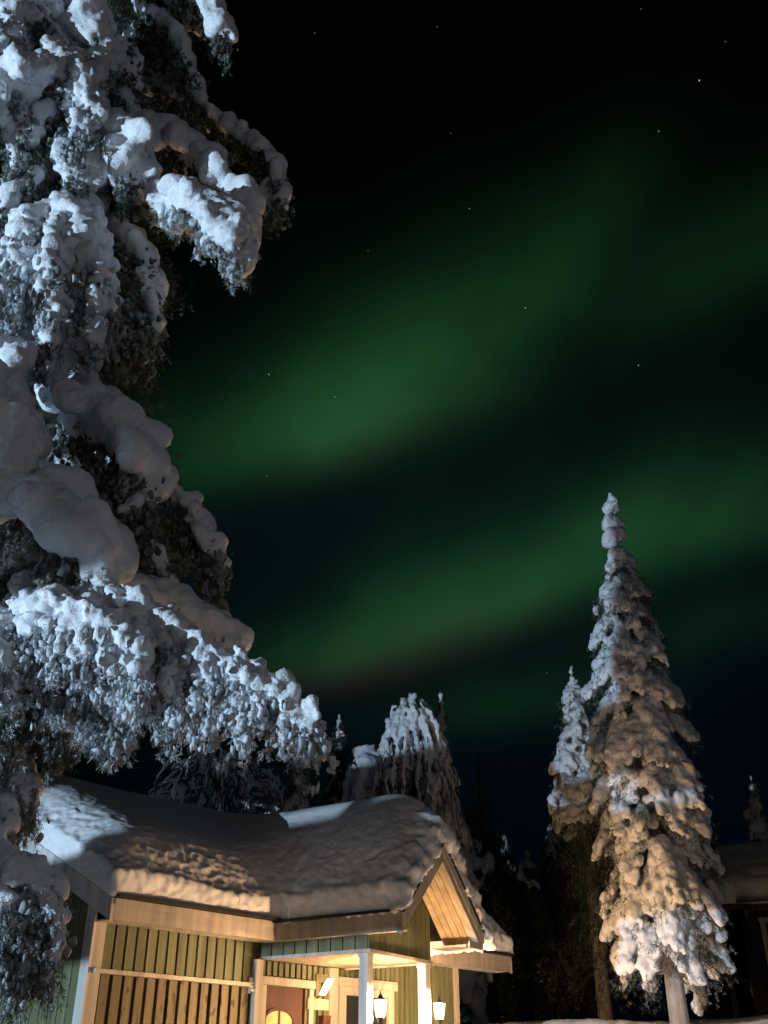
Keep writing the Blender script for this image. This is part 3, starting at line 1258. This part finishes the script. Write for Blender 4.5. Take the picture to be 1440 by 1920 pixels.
def drop_crumbs(me):
    """keep only the main body of a snow cap"""
    n = len(me.vertices)
    e = np.empty(len(me.edges) * 2, dtype=np.int32)
    me.edges.foreach_get('vertices', e)
    e = e.reshape(-1, 2)
    lab = np.arange(n)
    while True:
        m_ = np.minimum(lab[e[:, 0]], lab[e[:, 1]])
        new = lab.copy()
        np.minimum.at(new, e[:, 0], m_)
        np.minimum.at(new, e[:, 1], m_)
        new = new[new]
        if (new == lab).all(): break
        lab = new
    u, c = np.unique(lab, return_counts=True)
    if len(u) == 1: return me
    main = u[c.argmax()]
    bm = bmesh.new()
    bm.from_mesh(me)
    bm.verts.ensure_lookup_table()
    bmesh.ops.delete(bm, geom=[bm.verts[i] for i in np.nonzero(lab != main)[0]], context='VERTS')
    bm.to_mesh(me)
    bm.free()
    return me


def _mb_mesh(mb):
    me = bpy.data.meshes.new("twigs")
    me.from_pydata([tuple(v) for v in mb.v], [], mb.f)
    return me


BOUGHS = [
    # root v, sight points (u, v, distance), spine snow r0 r1, fingers, length, finger r, frost, cover
    dict(root_v=-60, pts=[(320, -10, 6.0), (395, 25, 5.9), (424, 78, 5.85)], r0=.20, r1=.17, nf=16, lf=.5, rf=.07, frost=.2, cov=.5),
    dict(root_v=-20, pts=[(280, 30, 6.2), (330, 70, 6.1), (348, 120, 6.1)], r0=.10, r1=.10, nf=16, lf=.5, rf=.07, frost=.2, cov=.5),
    dict(root_v=-150, pts=[(150, -40, 5.6), (172, 30, 5.5), (182, 85, 5.45)], r0=.19, r1=.17, nf=12, lf=.4, rf=.08, frost=.3, cov=.6),
    dict(root_v=-140, pts=[(90, -60, 5.4), (40, 0, 5.2), (20, 60, 5.1)], r0=.12, r1=.08, nf=22, lf=.6, rf=.06, frost=.6, cov=.8),
    dict(root_v=-100, pts=[(120, 0, 5.5), (90, 40, 5.4), (110, 90, 5.35)], r0=.09, r1=.08, nf=20, lf=.5, rf=.055, frost=.5, cov=.7),
    dict(root_v=100, pts=[(130, 130, 5.6), (70, 145, 5.3), (10, 190, 5.2), (-30, 240, 5.2)], r0=.20, r1=.19, nf=20, lf=.42, rf=.08, frost=.5, cov=.65),
    dict(root_v=90, pts=[(190, 110, 5.6), (160, 135, 5.3), (172, 190, 5.25), (160, 245, 5.2)], r0=.11, r1=.10, nf=20, lf=.45, rf=.06, frost=.65, cov=.9),
    dict(root_v=190, pts=[(120, 210, 5.6), (60, 240, 5.4), (30, 300, 5.3)], r0=.08, r1=.08, nf=22, lf=.55, rf=.06, frost=.45, cov=.6),
    dict(root_v=30, pts=[(300, 70, 6.3), (350, 130, 6.2), (375, 185, 6.2)], r0=.08, r1=.07, nf=26, lf=.75, rf=.07, frost=.16, cov=.45),
    dict(root_v=60, pts=[(240, 90, 6.1), (250, 150, 6.0), (235, 210, 6.0)], r0=.08, r1=.08, nf=24, lf=.55, rf=.07, frost=.18, cov=.5),
    dict(root_v=120, pts=[(330, 185, 6.3), (430, 245, 6.2), (505, 300, 6.1), (522, 350, 6.1), (512, 395, 6.05)], r0=.125, r1=.085, nf=30, lf=.36, rf=.055, frost=.16, cov=.5),
    dict(root_v=210, pts=[(290, 255, 6.0), (370, 300, 5.9), (435, 365, 5.8), (460, 415, 5.8), (466, 455, 5.8)], r0=.18, r1=.14, nf=26, lf=.4, rf=.085, frost=.18, cov=.6),
    dict(root_v=330, pts=[(310, 380, 5.6), (385, 402, 5.4), (432, 440, 5.3), (442, 482, 5.3)], r0=.16, r1=.14, nf=26, lf=.36, rf=.10, frost=.6, cov=.85, side_bias=.3),
    dict(root_v=240, pts=[(235, 265, 5.6), (252, 305, 5.5), (240, 340, 5.5)], r0=.18, r1=.16, nf=12, lf=.4, rf=.08, frost=.3, cov=.5),
    dict(root_v=270, pts=[(160, 285, 5.5), (152, 310, 5.4), (145, 340, 5.4)], r0=.12, r1=.13, nf=12, lf=.35, rf=.07, frost=.5, cov=.6),
    dict(root_v=330, pts=[(90, 330, 5.6), (40, 350, 5.4), (0, 400, 5.3)], r0=.07, r1=.07, nf=20, lf=.5, rf=.06, frost=.35, cov=.5),
    dict(root_v=360, pts=[(120, 395, 5.5), (60, 412, 5.3), (45, 480, 5.2), (40, 560, 5.2)], r0=.10, r1=.05, nf=30, lf=.5, rf=.06, frost=.7, cov=.95),
    dict(root_v=370, pts=[(140, 400, 5.4), (165, 440, 5.3), (185, 510, 5.25), (175, 590, 5.2)], r0=.14, r1=.06, nf=32, lf=.55, rf=.065, frost=.7, cov=.95),
    dict(root_v=400, pts=[(120, 420, 5.3), (110, 500, 5.1), (105, 570, 5.1), (100, 640, 5.1)], r0=.09, r1=.05, nf=30, lf=.45, rf=.06, frost=.7, cov=.95),
    dict(root_v=500, pts=[(90, 490, 5.4), (20, 510, 5.2), (-10, 570, 5.1)], r0=.09, r1=.06, nf=26, lf=.6, rf=.055, frost=.62, cov=.85),
    dict(root_v=420, pts=[(245, 450, 5.8), (280, 500, 5.75), (288, 560, 5.7), (284, 630, 5.7)], r0=.11, r1=.07, nf=28, lf=.5, rf=.07, frost=.22, cov=.55),
    dict(root_v=520, pts=[(190, 550, 5.7), (230, 590, 5.7), (245, 640, 5.7)], r0=.06, r1=.05, nf=22, lf=.4, rf=.06, frost=.2, cov=.5),
    dict(root_v=630, pts=[(40, 680, 5.3), (-10, 735, 5.1), (5, 810, 5.0), (0, 880, 5.0)], r0=.22, r1=.22, nf=8, lf=.3, rf=.10, frost=.3, cov=.8),
    dict(root_v=690, pts=[(160, 765, 5.6), (225, 805, 5.4), (268, 865, 5.3), (272, 925, 5.3)], r0=.19, r1=.17, nf=30, lf=.68, rf=.09, frost=.18, cov=.8, side_bias=.4),
    dict(root_v=660, pts=[(185, 725, 6.3), (226, 770, 6.3)], r0=.09, r1=.06, nf=10, lf=.3, rf=.05, frost=.15, cov=.4),
    dict(root_v=830, pts=[(240, 900, 6.0), (330, 940, 5.9), (390, 1010, 5.85), (414, 1072, 5.85)], r0=.13, r1=.08, nf=28, lf=.40, rf=.055, frost=.17, cov=.45),
    dict(root_v=920, pts=[(220, 1000, 5.9), (285, 1045, 5.9), (316, 1095, 5.9)], r0=.08, r1=.06, nf=16, lf=.35, rf=.05, frost=.15, cov=.5),
    dict(root_v=850, pts=[(60, 940, 5.2), (130, 975, 5.0), (180, 1030, 4.9), (195, 1070, 4.9)], r0=.20, r1=.17, nf=24, lf=.55, rf=.09, frost=.4, cov=.7),
    dict(root_v=980, pts=[(200, 1095, 5.7), (310, 1135, 5.6), (385, 1175, 5.55), (438, 1220, 5.5)], r0=.15, r1=.12, nf=12, lf=.3, rf=.07, frost=.2, cov=.8),
    dict(root_v=1060, pts=[(110, 1135, 5.0), (220, 1130, 4.8), (330, 1185, 4.75), (440, 1262, 4.7), (530, 1322, 4.7), (606, 1392, 4.7)], r0=.085, r1=.045, nf=84, lf=.46, rf=.052, frost=.8, cov=1.05, dens=.55, vox=.014, tl=.026,
         prof=([0, .3, .5, .7, .85, 1], [.8, 1.1, .95, .55, .32, .1])),
    dict(root_v=1080, pts=[(60, 1140, 4.9), (110, 1140, 4.7), (190, 1175, 4.6), (270, 1235, 4.6)], r0=.085, r1=.05, nf=44, lf=.32, rf=.055, frost=.8, cov=1.05, dens=.55, vox=.014, side_bias=.2, tl=.026),
    dict(root_v=1120, pts=[(10, 1170, 4.9), (-20, 1200, 4.7), (10, 1240, 4.6)], r0=.07, r1=.05, nf=30, lf=.32, rf=.05, frost=.75, cov=.9, vox=.018),
    dict(root_v=1180, pts=[(100, 1265, 5.0), (185, 1305, 4.9), (236, 1360, 4.9)], r0=.05, r1=.035, nf=30, lf=.22, rf=.04, frost=.6, cov=.7, vox=.018),
    dict(root_v=1180, pts=[(150, 1230, 5.0), (270, 1275, 4.9), (345, 1330, 4.9)], r0=.04, r1=.03, nf=30, lf=.20, rf=.035, frost=.6, cov=.7, vox=.018),
    dict(root_v=1240, pts=[(50, 1270, 5.2), (95, 1305, 5.15), (122, 1345, 5.1)], r0=.05, r1=.05, nf=34, lf=.30, rf=.05, frost=.22, cov=.35),
    dict(root_v=1250, pts=[(-10, 1285, 5.1), (10, 1320, 5.0), (20, 1355, 5.0)], r0=.05, r1=.04, nf=28, lf=.28, rf=.045, frost=.2, cov=.3),
    dict(root_v=1400, pts=[(0, 1425, 5.5), (30, 1450, 5.3), (52, 1490, 5.2)], r0=.06, r1=.06, nf=26, lf=.24, rf=.045, frost=.3, cov=.6, vox=.018, dens=1.0),
    dict(root_v=1410, pts=[(-40, 1440, 5.4), (-20, 1480, 5.2), (10, 1530, 5.1)], r0=.05, r1=.05, nf=34, lf=.36, rf=.045, frost=.2, cov=.5, vox=.018, dens=1.2),
    dict(root_v=1440, pts=[(-60, 1480, 5.1), (-30, 1545, 5.0), (8, 1605, 4.95), (70, 1672, 4.9), (98, 1735, 4.9)], r0=.05, r1=.065, nf=30, lf=.20, rf=.045, frost=.3, cov=.7, side_bias=-.3, vox=.016, dens=1.0, prof=([0, .5, 1], [.5, .6, 1.2])),
    dict(root_v=1450, pts=[(-60, 1510, 5.1), (-20, 1600, 5.0), (45, 1700, 4.95), (70, 1765, 4.9)], r0=.035, r1=.045, nf=30, lf=.22, rf=.045, frost=.55, cov=.7, vox=.016, dens=1.0, prof=([0, .5, 1], [.5, .6, 1.2])),
    dict(root_v=1460, pts=[(-70, 1550, 5.0), (-30, 1615, 4.9), (10, 1690, 4.85), (35, 1745, 4.85)], r0=.035, r1=.04, nf=36, lf=.24, rf=.04, frost=.25, cov=.5, vox=.016, dens=1.2, prof=([0, .5, 1], [.5, .7, 1.2])),
    dict(root_v=1470, pts=[(-70, 1520, 5.2), (-50, 1610, 5.1), (-30, 1710, 5.0)], r0=.035, r1=.04, nf=34, lf=.28, rf=.04, frost=.2, cov=.4, dens=1.2),
]
for b_ in BOUGHS:
    bough(**b_)

# dark inner branches round the trunk
tuf = Tufts()
for k in range(420):
    z = RNG.uniform(4.4, 15.0)
    R = (1.85 - .075 * z) * RNG.uniform(.35, .8) * min(1, .5 + .25 * (z - 4.4))
    an = RNG.uniform(0, 6.283)
    L_ = np.array([math.cos(an), math.sin(an), 0])
    n = 130
    t = RNG.random(n) ** .7
    P = np.array([0, 0, z]) + L_[None] * (t * R)[:, None] + DOWN[None] * (t ** 1.6 * R * .8)[:, None] + RNG.normal(0, .06, (n, 3)) + DOWN[None] * RNG.uniform(0, .22, (n, 1))
    tuf.add(P, DOWN * .8 + L_ * .5, RNG.uniform(.0, .10), .036)
obj("inner_branches", tuf.mesh("inner_branches", 14, .07, .8), M_NEEDLE, spruce)


# ------------------------------------------------------------------ snow-clad spruces in the yard and behind
def snowy_spruce(name, base, H, prof, label, group=None, voxel=.045, whorl=.30, nb=9, rl=.15, seed=1, bead=.0, tuft_n=16, clear=.12, shade_below=0.0, smat=None, needle=.09, sub=4, frost=.12, core=False, trunk_r=.16):
    """prof(h01)->crown radius; h01 0 at the foot, 1 at the tip"""
    global RNG
    keep = RNG
    RNG = np.random.default_rng(seed)
    t = empty(name, base)
    tag(t, label, "tree", group)
    m = MB()
    m.tube([(0, 0, -.4), (0, 0, H * .3), (0, 0, H * .7), (0, 0, H * .99)], [trunk_r, trunk_r * .85, trunk_r * .45, .02], 10)
    m.build("trunk", M_BARK_SNOW if voxel < .06 else M_BARK, t, True)
    lum, tuf = Lumps(), Tufts()
    z = H * clear + .5
    ph = 0.0
    while z < H * (1 - bead):
        h = z / H
        R = prof(h)
        n = max(3, int(nb * min(1, R / .75 + .25)))
        ph += 2.4
        for k in range(n):
            an = ph + 2 * math.pi * (k + RNG.uniform(-.25, .25)) / n
            o_ = np.array([math.cos(an), math.sin(an), 0])
            Rb = R * RNG.uniform(.72, 1.12)
            z0 = z + RNG.uniform(-.5, .5) * whorl
            drop = Rb * RNG.uniform(.75, 1.25)
            rr = rl * RNG.uniform(.75, 1.3) * (.55 + .45 * min(1, R / .8))
            nl = max(2, int(math.hypot(Rb, drop) * .75 / (rr * .8)))
            if core and RNG.random() < .10: nl = 2
            for t_ in np.linspace(.42 if core else .30, 1.0, nl):
                if h < shade_below and RNG.random() < .95: continue  # snow left off the lower crown to stand in for shade
                c = np.array([0, 0, z0]) + o_ * Rb * (t_ - .22 * t_ * t_) * 1.28 + DOWN * drop * t_ ** 1.5
                tg = o_ * (1 - .44 * t_) * Rb + DOWN * drop * 1.5 * t_ ** .5
                w = rr * (.75 + .5 * math.sin(math.pi * min(1, t_ * .95))) * RNG.uniform(.8, 1.2)
                lum.add(c + RNG.normal(0, .22 * rr, 3), tg, w, RNG.uniform(1.15, 1.6), .85)
                if RNG.random() < (.7 if core else .45):
                    sdv = np.cross(o_, UP) * RNG.choice([-1, 1]) * (1.3 if core else 1)
                    lum.add(c + sdv * w * 1.0 + DOWN * w * RNG.uniform(.3, 1.2), tg + DOWN * .4 * Rb, w * RNG.uniform(.45, .7), 1.5, .9)
            tt = RNG.random(tuft_n) ** .8
            P = np.array([0, 0, z0]) + o_[None] * (Rb * (tt - .22 * tt * tt) * 1.22)[:, None] + DOWN[None] * (drop * tt ** 1.5)[:, None]
            P = P + o_[None] * (RNG.uniform(0, .10, (tuft_n, 1)) if core else 0) + DOWN[None] * RNG.uniform(.02, .30, (tuft_n, 1)) + RNG.normal(0, .07, (tuft_n, 3))
            tuf.add(P, DOWN * .9 + o_ * .3, np.clip(RNG.normal(frost, .08, tuft_n), 0, 1), needle)
        z += whorl * (.75 + .25 * min(1, R))
    if bead > 0:
        z = H * (1 - bead)
        while z < H - .1:
            R = max(.05, prof(z / H))
            for k in range(4):
                an = RNG.uniform(0, 6.28)
                lum.add((R * .45 * math.cos(an), R * .45 * math.sin(an), z + RNG.uniform(-.08, .08)), (math.cos(an) * .3, math.sin(an) * .3, -1), R * RNG.uniform(.55, .8), 1.15, 1)
            tuf.add(np.array([[0, 0, z - R]]) + RNG.normal(0, R * .5, (14, 3)), DOWN, .1, needle)
            z += R * 1.65
        lum.add((0, 0, H - .04), UP, .05, 2.0)
        lum.add((.02, 0, H + .05), UP, .04, 1.6)
    obj("crown", tuf.mesh("crown", 9, .12, .8), M_NEEDLE, t)
    me = lum.mesh(voxel, 1 if core else 2, voxel * .8, 7 if core else 4.5, voxel * .4, 16 if core else 12)
    obj("snow_cover", drop_crumbs(me) if shade_below > 0 else me, smat or M_SNOW_FAR, t)
    RNG = keep
    return t


def pchip(xs_, ys_):
    return lambda h: float(np.interp(h, xs_, ys_))


# main right-hand spruce, about ten metres tall
b0 = (4.76, 18.0, 1.0)
snowy_spruce("spruce_tree", b0, 9.85, pchip([0, .12, .2, .35, .5, .62, .72, .80, .845, .90, 1.0], [.60, .84, .98, 1.0, .90, .82, .66, .50, .32, .24, .18]),
             "tall narrow spruce caked in snow clumps, bare pale trunk foot, right of the porch", voxel=.028, whorl=.34, nb=9, rl=.105, seed=5, bead=.15, tuft_n=130, clear=.095, smat=M_SNOW_TREE, core=True, needle=.045)
snowy_spruce("spruce_tree", (4.57, 23.0, 1.4), 7.55, pchip([0, .2, .45, .62, .8, .9, 1.0], [1.3, 1.25, 1.0, .78, .52, .25, .07]),
             "shorter snowy spruce with a thin cross-like tip, close behind the tall narrow one", voxel=.038, whorl=.36, nb=9, rl=.115, seed=8, bead=.08, tuft_n=90, shade_below=.55, frost=.03, core=True, needle=.05)


def drooping_birch(base, H, R, label, seed, n=260, rad=(.03, .075), lean=0.0, spread_top=.35, voxel=.055, group=None, smat=None):
    """weeping birch bowed under snow: trunk, arching limbs and hanging strands"""
    rg = np.random.default_rng(seed)
    t = empty("birch_tree", base)
    tag(t, label, "tree", group)
    m = MB()
    m.tube([(0, 0, -.4), (.1, 0, H * .4), (lean * .5, 0, H * .8), (lean, 0, H * .97)], [.16, .13, .07, .03], 8)
    m.build("trunk", M_BARK, t, True)
    wood, lum = MB(), Lumps()
    for k in range(n):
        an = rg.uniform(0, 6.283)
        u = rg.random() ** .6
        o_ = np.array([math.cos(an), math.sin(an), 0])
        top = H - R * .85 * u ** 2.4 + rg.uniform(-.25, .05)
        rr = R * u * spread_top + R * .06
        ln = H * rg.uniform(.25, .62) * (.55 + .45 * u)
        pts = []
        w = rg.uniform(-.25, .25, 2)
        for s in np.linspace(0, 1, 9):
            out = rr * min(1, .75 + s * 1.6) + R * (1 - spread_top) * u * s ** .8
            pts.append(np.array([lean, 0, top]) + o_ * out + np.array([w[0] * s * s, w[1] * s * s, -ln * s ** 1.25]) + rg.normal(0, .05, 3))
        wood.tube([Vector(p) for p in pts], list(np.linspace(.02, .008, 9)), 5)
        r = rg.uniform(*rad)
        pp = catmull(pts, 18)
        for j in range(17):
            tg = pp[j + 1] - pp[j]
            lum.add(pp[j], tg, r * rg.uniform(.7, 1.3) * (1.35 - .7 * j / 17), max(1.2, np.linalg.norm(tg) / r * .7), .9)
    wood.build("crown", M_BARK, t)
    me = lum.mesh(voxel, 2, voxel * .6, 4, voxel * .3, 12)
    obj("snow_cover", me, smat or M_SNOW_FAR, t)
    return t


def on_ground(x, y):
    return float(ground_h(np.array([x]), np.array([y]))[0])


def foot(u, v_tip, D):
    p = aty(u, v_tip, D)
    z = on_ground(p[0], p[1])
    return (p[0], p[1], z), p[2] - z


bs, h = foot(772, 1310, 24)
drooping_birch(bs, h, 1.05, "rounded birch bowed under thick white snow strands, just behind the porch roof ridge", 3, n=150, rad=(.022, .045), spread_top=.66, voxel=.032)
bs, h = foot(412, 1402, 22)
drooping_birch(bs, h, 3.0, "dim weeping birch dome behind the low middle of the cabin roof", 4, n=240, rad=(.016, .032), spread_top=.7, voxel=.032)
bs, h = foot(692, 1400, 25)
drooping_birch(bs, h, .9, "small bowed birch with one pale tuft, left of the rounded birch", 6, n=80, rad=(.04, .08), spread_top=.5)
bs, h = foot(826, 1305, 25.5)
snowy_spruce("spruce_tree", bs, h, pchip([0, .3, .6, .8, 1], [1.0, .9, .55, .28, .07]), "slim snowy spruce spire rising right against the rounded birch", voxel=.06, whorl=.36, nb=7, rl=.16, seed=12, bead=.16, tuft_n=14)
bs, h = foot(636, 1345, 30)
snowy_spruce("spruce_tree", bs, h, pchip([0, .3, .7, 1], [1.2, 1.0, .45, .06]), "dim pointed spruce between the big bough tip and the rounded birch", voxel=.06, whorl=.42, nb=7, rl=.075, seed=13, bead=.06, tuft_n=60, frost=.1)
bs, h = foot(896, 1408, 28)
snowy_spruce("spruce_tree", bs, h, pchip([0, .4, .75, .87, 1], [.95, .8, .45, .30, .08]), "thin spruce with a pale knobbly tip, alone right of the rounded birch", voxel=.07, whorl=.42, nb=7, rl=.16, seed=14, bead=.20, tuft_n=40, shade_below=.80, frost=.03)
bs, h = foot(1408, 1460, 36)
snowy_spruce("spruce_tree", bs, h, pchip([0, .4, .75, .9, 1], [1.2, 1.0, .5, .25, .05]), "distant spruce whose pale tip stands above the dark cabin on the right", voxel=.08, whorl=.45, nb=7, rl=.15, seed=15, bead=.05, tuft_n=20)
bs, h = foot(560, 1415, 21)
snowy_spruce("spruce_tree", bs, h, pchip([0, .5, .9, 1], [.5, .38, .26, .16]), "stunted ribbed spruce beside a thin bare pole, under the big bough tip", voxel=.055, whorl=.26, nb=5, rl=.11, seed=16, bead=.0, tuft_n=10)
p_ = aty(577, 1440, 21)
po = empty("bare_pole", (p_[0], p_[1], on_ground(p_[0], p_[1])))
tag(po, "thin bare pole standing right beside the stunted ribbed spruce", "pole")
m = MB()
m.tube([(0, 0, -.3), (0, 0, p_[2] - po.location.z)], [.05, .035], 10)
m.build("shaft", M_BARK_SNOW, po, True)
m = MB()
m.lathe([(.05, 0), (.07, .03), (.05, .08), (.01, .10)], (0, 0, p_[2] - po.location.z), 10)
m.build("snow_cap", M_SNOW, po, True)

# dark forest trees behind: one built, the rest copied with their parts
def copy_tree(t, loc, sc, rz, label, group):
    c = t.copy()
    COL.objects.link(c)
    c.location = loc
    c.scale = (sc[0], sc[0], sc[1])
    c.rotation_euler = (0, 0, rz)
    c['label'] = label
    c['group'] = group
    for ch in t.children:
        d = ch.copy()
        COL.objects.link(d)
        d.parent = c
    return c


GF = "dark forest spruces behind the yard"
proto = None
for (u, v, D) in ((905, 1600, 36), (945, 1560, 40), (985, 1590, 34), (1030, 1540, 38), (1345, 1680, 38), (1385, 1660, 40), (1445, 1650, 36),
                  (1480, 1690, 34), (590, 1520, 36), (300, 1520, 33), (225, 1540, 36), (140, 1530, 34), (70, 1500, 38), (860, 1520, 38), (1075, 1560, 36)):
    bs, h = foot(u, v, D)
    lb = "dim snowy spruce in the dark forest behind the cabins"
    if proto is None:
        proto = snowy_spruce("forest_spruce", bs, h, pchip([0, .3, .7, 1], [1.5, 1.25, .6, .06]), lb, GF, voxel=.06, whorl=.45, nb=9, rl=.10, seed=20, bead=.04, tuft_n=70, shade_below=.80, frost=.04)
        PH = h
    else:
        copy_tree(proto, bs, (random.uniform(.85, 1.15), h / PH), random.uniform(0, 6), lb, GF)

# ------------------------------------------------------------------ dark cabin at the right edge
rc = empty("dark_cabin", (10.19, 30.96, 1.74), math.radians(-24))
rc.scale = (1.29, 1.29, 1.29)
tag(rc, "unlit dark cabin with snow on its eave and a posted veranda at the right edge", "cabin")
m = MB()
m.box(0, 6, 1.3, 5.5, -.6, 2.25)
m.build("wall", M_DARKWALL, rc)
m = MB()
k = 0.0
while k < 6:
    m.box(k, k + .14, 1.27, 1.3, .0, 2.25)
    k += .16
m.build("wall_boards", M_DARKWALL, rc)
m = MB()
m.hexa([(-.6, -.2, 2.2), (6.6, -.2, 2.2), (6.6, 3.4, 3.7), (-.6, 3.4, 3.7), (-.6, -.2, 2.36), (6.6, -.2, 2.36), (6.6, 3.4, 3.86), (-.6, 3.4, 3.86)])
m.hexa([(-.6, 3.401, 3.7), (6.6, 3.401, 3.7), (6.6, 6.5, 2.3), (-.6, 6.5, 2.3), (-.6, 3.401, 3.86), (6.6, 3.401, 3.86), (6.6, 6.5, 2.46), (-.6, 6.5, 2.46)])
m.build("roof", M_DARKWALL, rc)
V, Fc = grid(np.arange(-.7, 6.75, .07), np.arange(-.3, 6.65, .07), lambda x, y: 0 * x)
xx, yy = V[:, 0], V[:, 1]
rf_ = 2.37 + np.minimum((yy + .2) * .4167, (6.5 - yy) * .4516 + .09)
dd = np.minimum(np.minimum(xx + .7, 6.75 - xx), np.minimum(yy + .3, 6.62 - yy))
e = np.clip(dd / .4, 0, 1)
V[:, 2] = rf_ + .46 * np.sqrt(1 - (1 - e) ** 2) + .05 * fbm(V, 1.3, 2, 5)
nv = len(V)
Vb = V.copy()
Vb[:, 2] = rf_ + .0
nx = len(np.arange(-.7, 6.75, .07))
ny = len(np.arange(-.3, 6.65, .07))
rim = np.concatenate([np.arange(nx), np.arange(1, ny) * nx + nx - 1, (ny - 1) * nx + np.arange(nx - 2, -1, -1), np.arange(ny - 2, 0, -1) * nx])
r2 = np.roll(rim, -1)
me = np_mesh("roof_snow", np.vstack([V, Vb]), np.vstack([Fc, Fc[:, ::-1] + nv, np.stack([rim, rim + nv, r2 + nv, r2], 1)]))
obj("roof_snow", me, M_SNOW_FAR, rc)
m = MB()
m.box(.55, 1.45, 1.225, 1.268, .02, 2.02)
dr = m.build("door", M_DARKWALL, rc)
m = MB()
m.lathe([(.02, 0), (.035, .02), (.035, .05), (.015, .06)], (.67, 1.20, 1.0), 10)
m.build("handle", M_STEEL, dr, True)
for x in (.43, 1.46):
    m = MB()
    m.box(x, x + .11, 1.2, 1.268, .0, 2.1)
    m.build("door_trim", M_WHITE, rc)
m = MB()
m.box(.40, 1.60, 1.2, 1.268, 2.101, 2.2)
m.build("door_trim", M_WHITE, rc)
m = MB()
m.box(2.2, 3.3, 1.23, 1.268, .9, 1.9)
wn = m.build("window", M_PANE, rc)
m = MB()
for (x0, x1, z0, z1) in ((2.1, 3.4, 1.901, 2.0), (2.1, 3.4, .8, .899), (2.1, 2.2, .9, 1.9), (3.3, 3.4, .9, 1.9), (2.72, 2.78, .9, 1.9)):
    m.box(x0, x1, 1.2, 1.268, z0, z1)
m.build("window_frame", M_WHITE, wn)
for x in (-.35, 1.9, 4.2, 6.2):
    m = MB()
    m.box(x, x + .12, 0, .12, -.6, 2.24)
    m.build("veranda_post", M_DARKWALL, rc)
m = MB()
m.box(-.4, 6.4, -.1, 1.19, -.6, -.02)
m.build("veranda_floor", M_DARKWALL, rc)
m = MB()
m.box(-.28, 6.2, .04, .09, .75, .83)
m.build("railing", M_DARKWALL, rc)

# ------------------------------------------------------------------ unseen fence added before the floodlight, shaped to cast shadow bands
fd = Vector((.743, .669))
fp = Vector((-.669, .743))
fe = empty("shadow_fence", (FLOOD_POS.x + 7 * fd.x, FLOOD_POS.y + 7 * fd.y, -2.9), math.atan2(fp.y, fp.x))
tag(fe, "added unseen board fence down the slope, cut to throw shadow bands on the yard", "fence")
def board(x0, x1, lo0, hi0, lo1, hi1):
    m.hexa([(x0, -.012, .9 + 7 * lo0), (x1, -.012, .9 + 7 * lo1), (x1, .012, .9 + 7 * lo1), (x0, .012, .9 + 7 * lo0),
            (x0, -.012, .9 + 7 * hi0), (x1, -.012, .9 + 7 * hi1), (x1, .012, .9 + 7 * hi1), (x0, .012, .9 + 7 * hi0)])


m = MB()
board(-3.4, -1.051, .128, .150, .130, .152)
board(-1.05, .35, .131, .181, .131, .181)
board(.351, .66, .131, .197, .131, .195)
board(.661, .95, .131, .191, .131, .191)
board(.951, 3.2, .131, .182, .131, .182)
m.build("rail", M_BARK, fe)  # board edges cut to block bands of the floodlight
m = MB()
board(-3.4, -1.051, .206, .266, .204, .258)
board(-1.05, .55, .199, .238, .199, .238)
board(.551, .66, .197, .218, .195, .214)
board(.661, .96, .199, .214, .200, .214)
board(.961, 1.12, .202, .216, .228, .252)
board(1.121, 2.0, .228, .252, .226, .254)
board(2.001, 3.2, .226, .272, .226, .305)
m.build("rail", M_BARK, fe)
m = MB()
m.hexa([(-.22, .013, .9 + 7 * .185), (.235, .013, .9 + 7 * .185), (.235, .035, .9 + 7 * .185), (-.22, .035, .9 + 7 * .185),
        (-.22, .013, .9 + 7 * .330), (.250, .013, .9 + 7 * .352), (.250, .035, .9 + 7 * .352), (-.22, .035, .9 + 7 * .330)])
m.build("shadow_panel", M_BARK, fe)  # added panel that shadows one side of the tall spruce
for x in (-3.3, 3.1):
    m = MB()
    m.box(x - .06, x + .06, .013, .13, -.3, 2.8)
    m.build("post", M_BARK, fe)
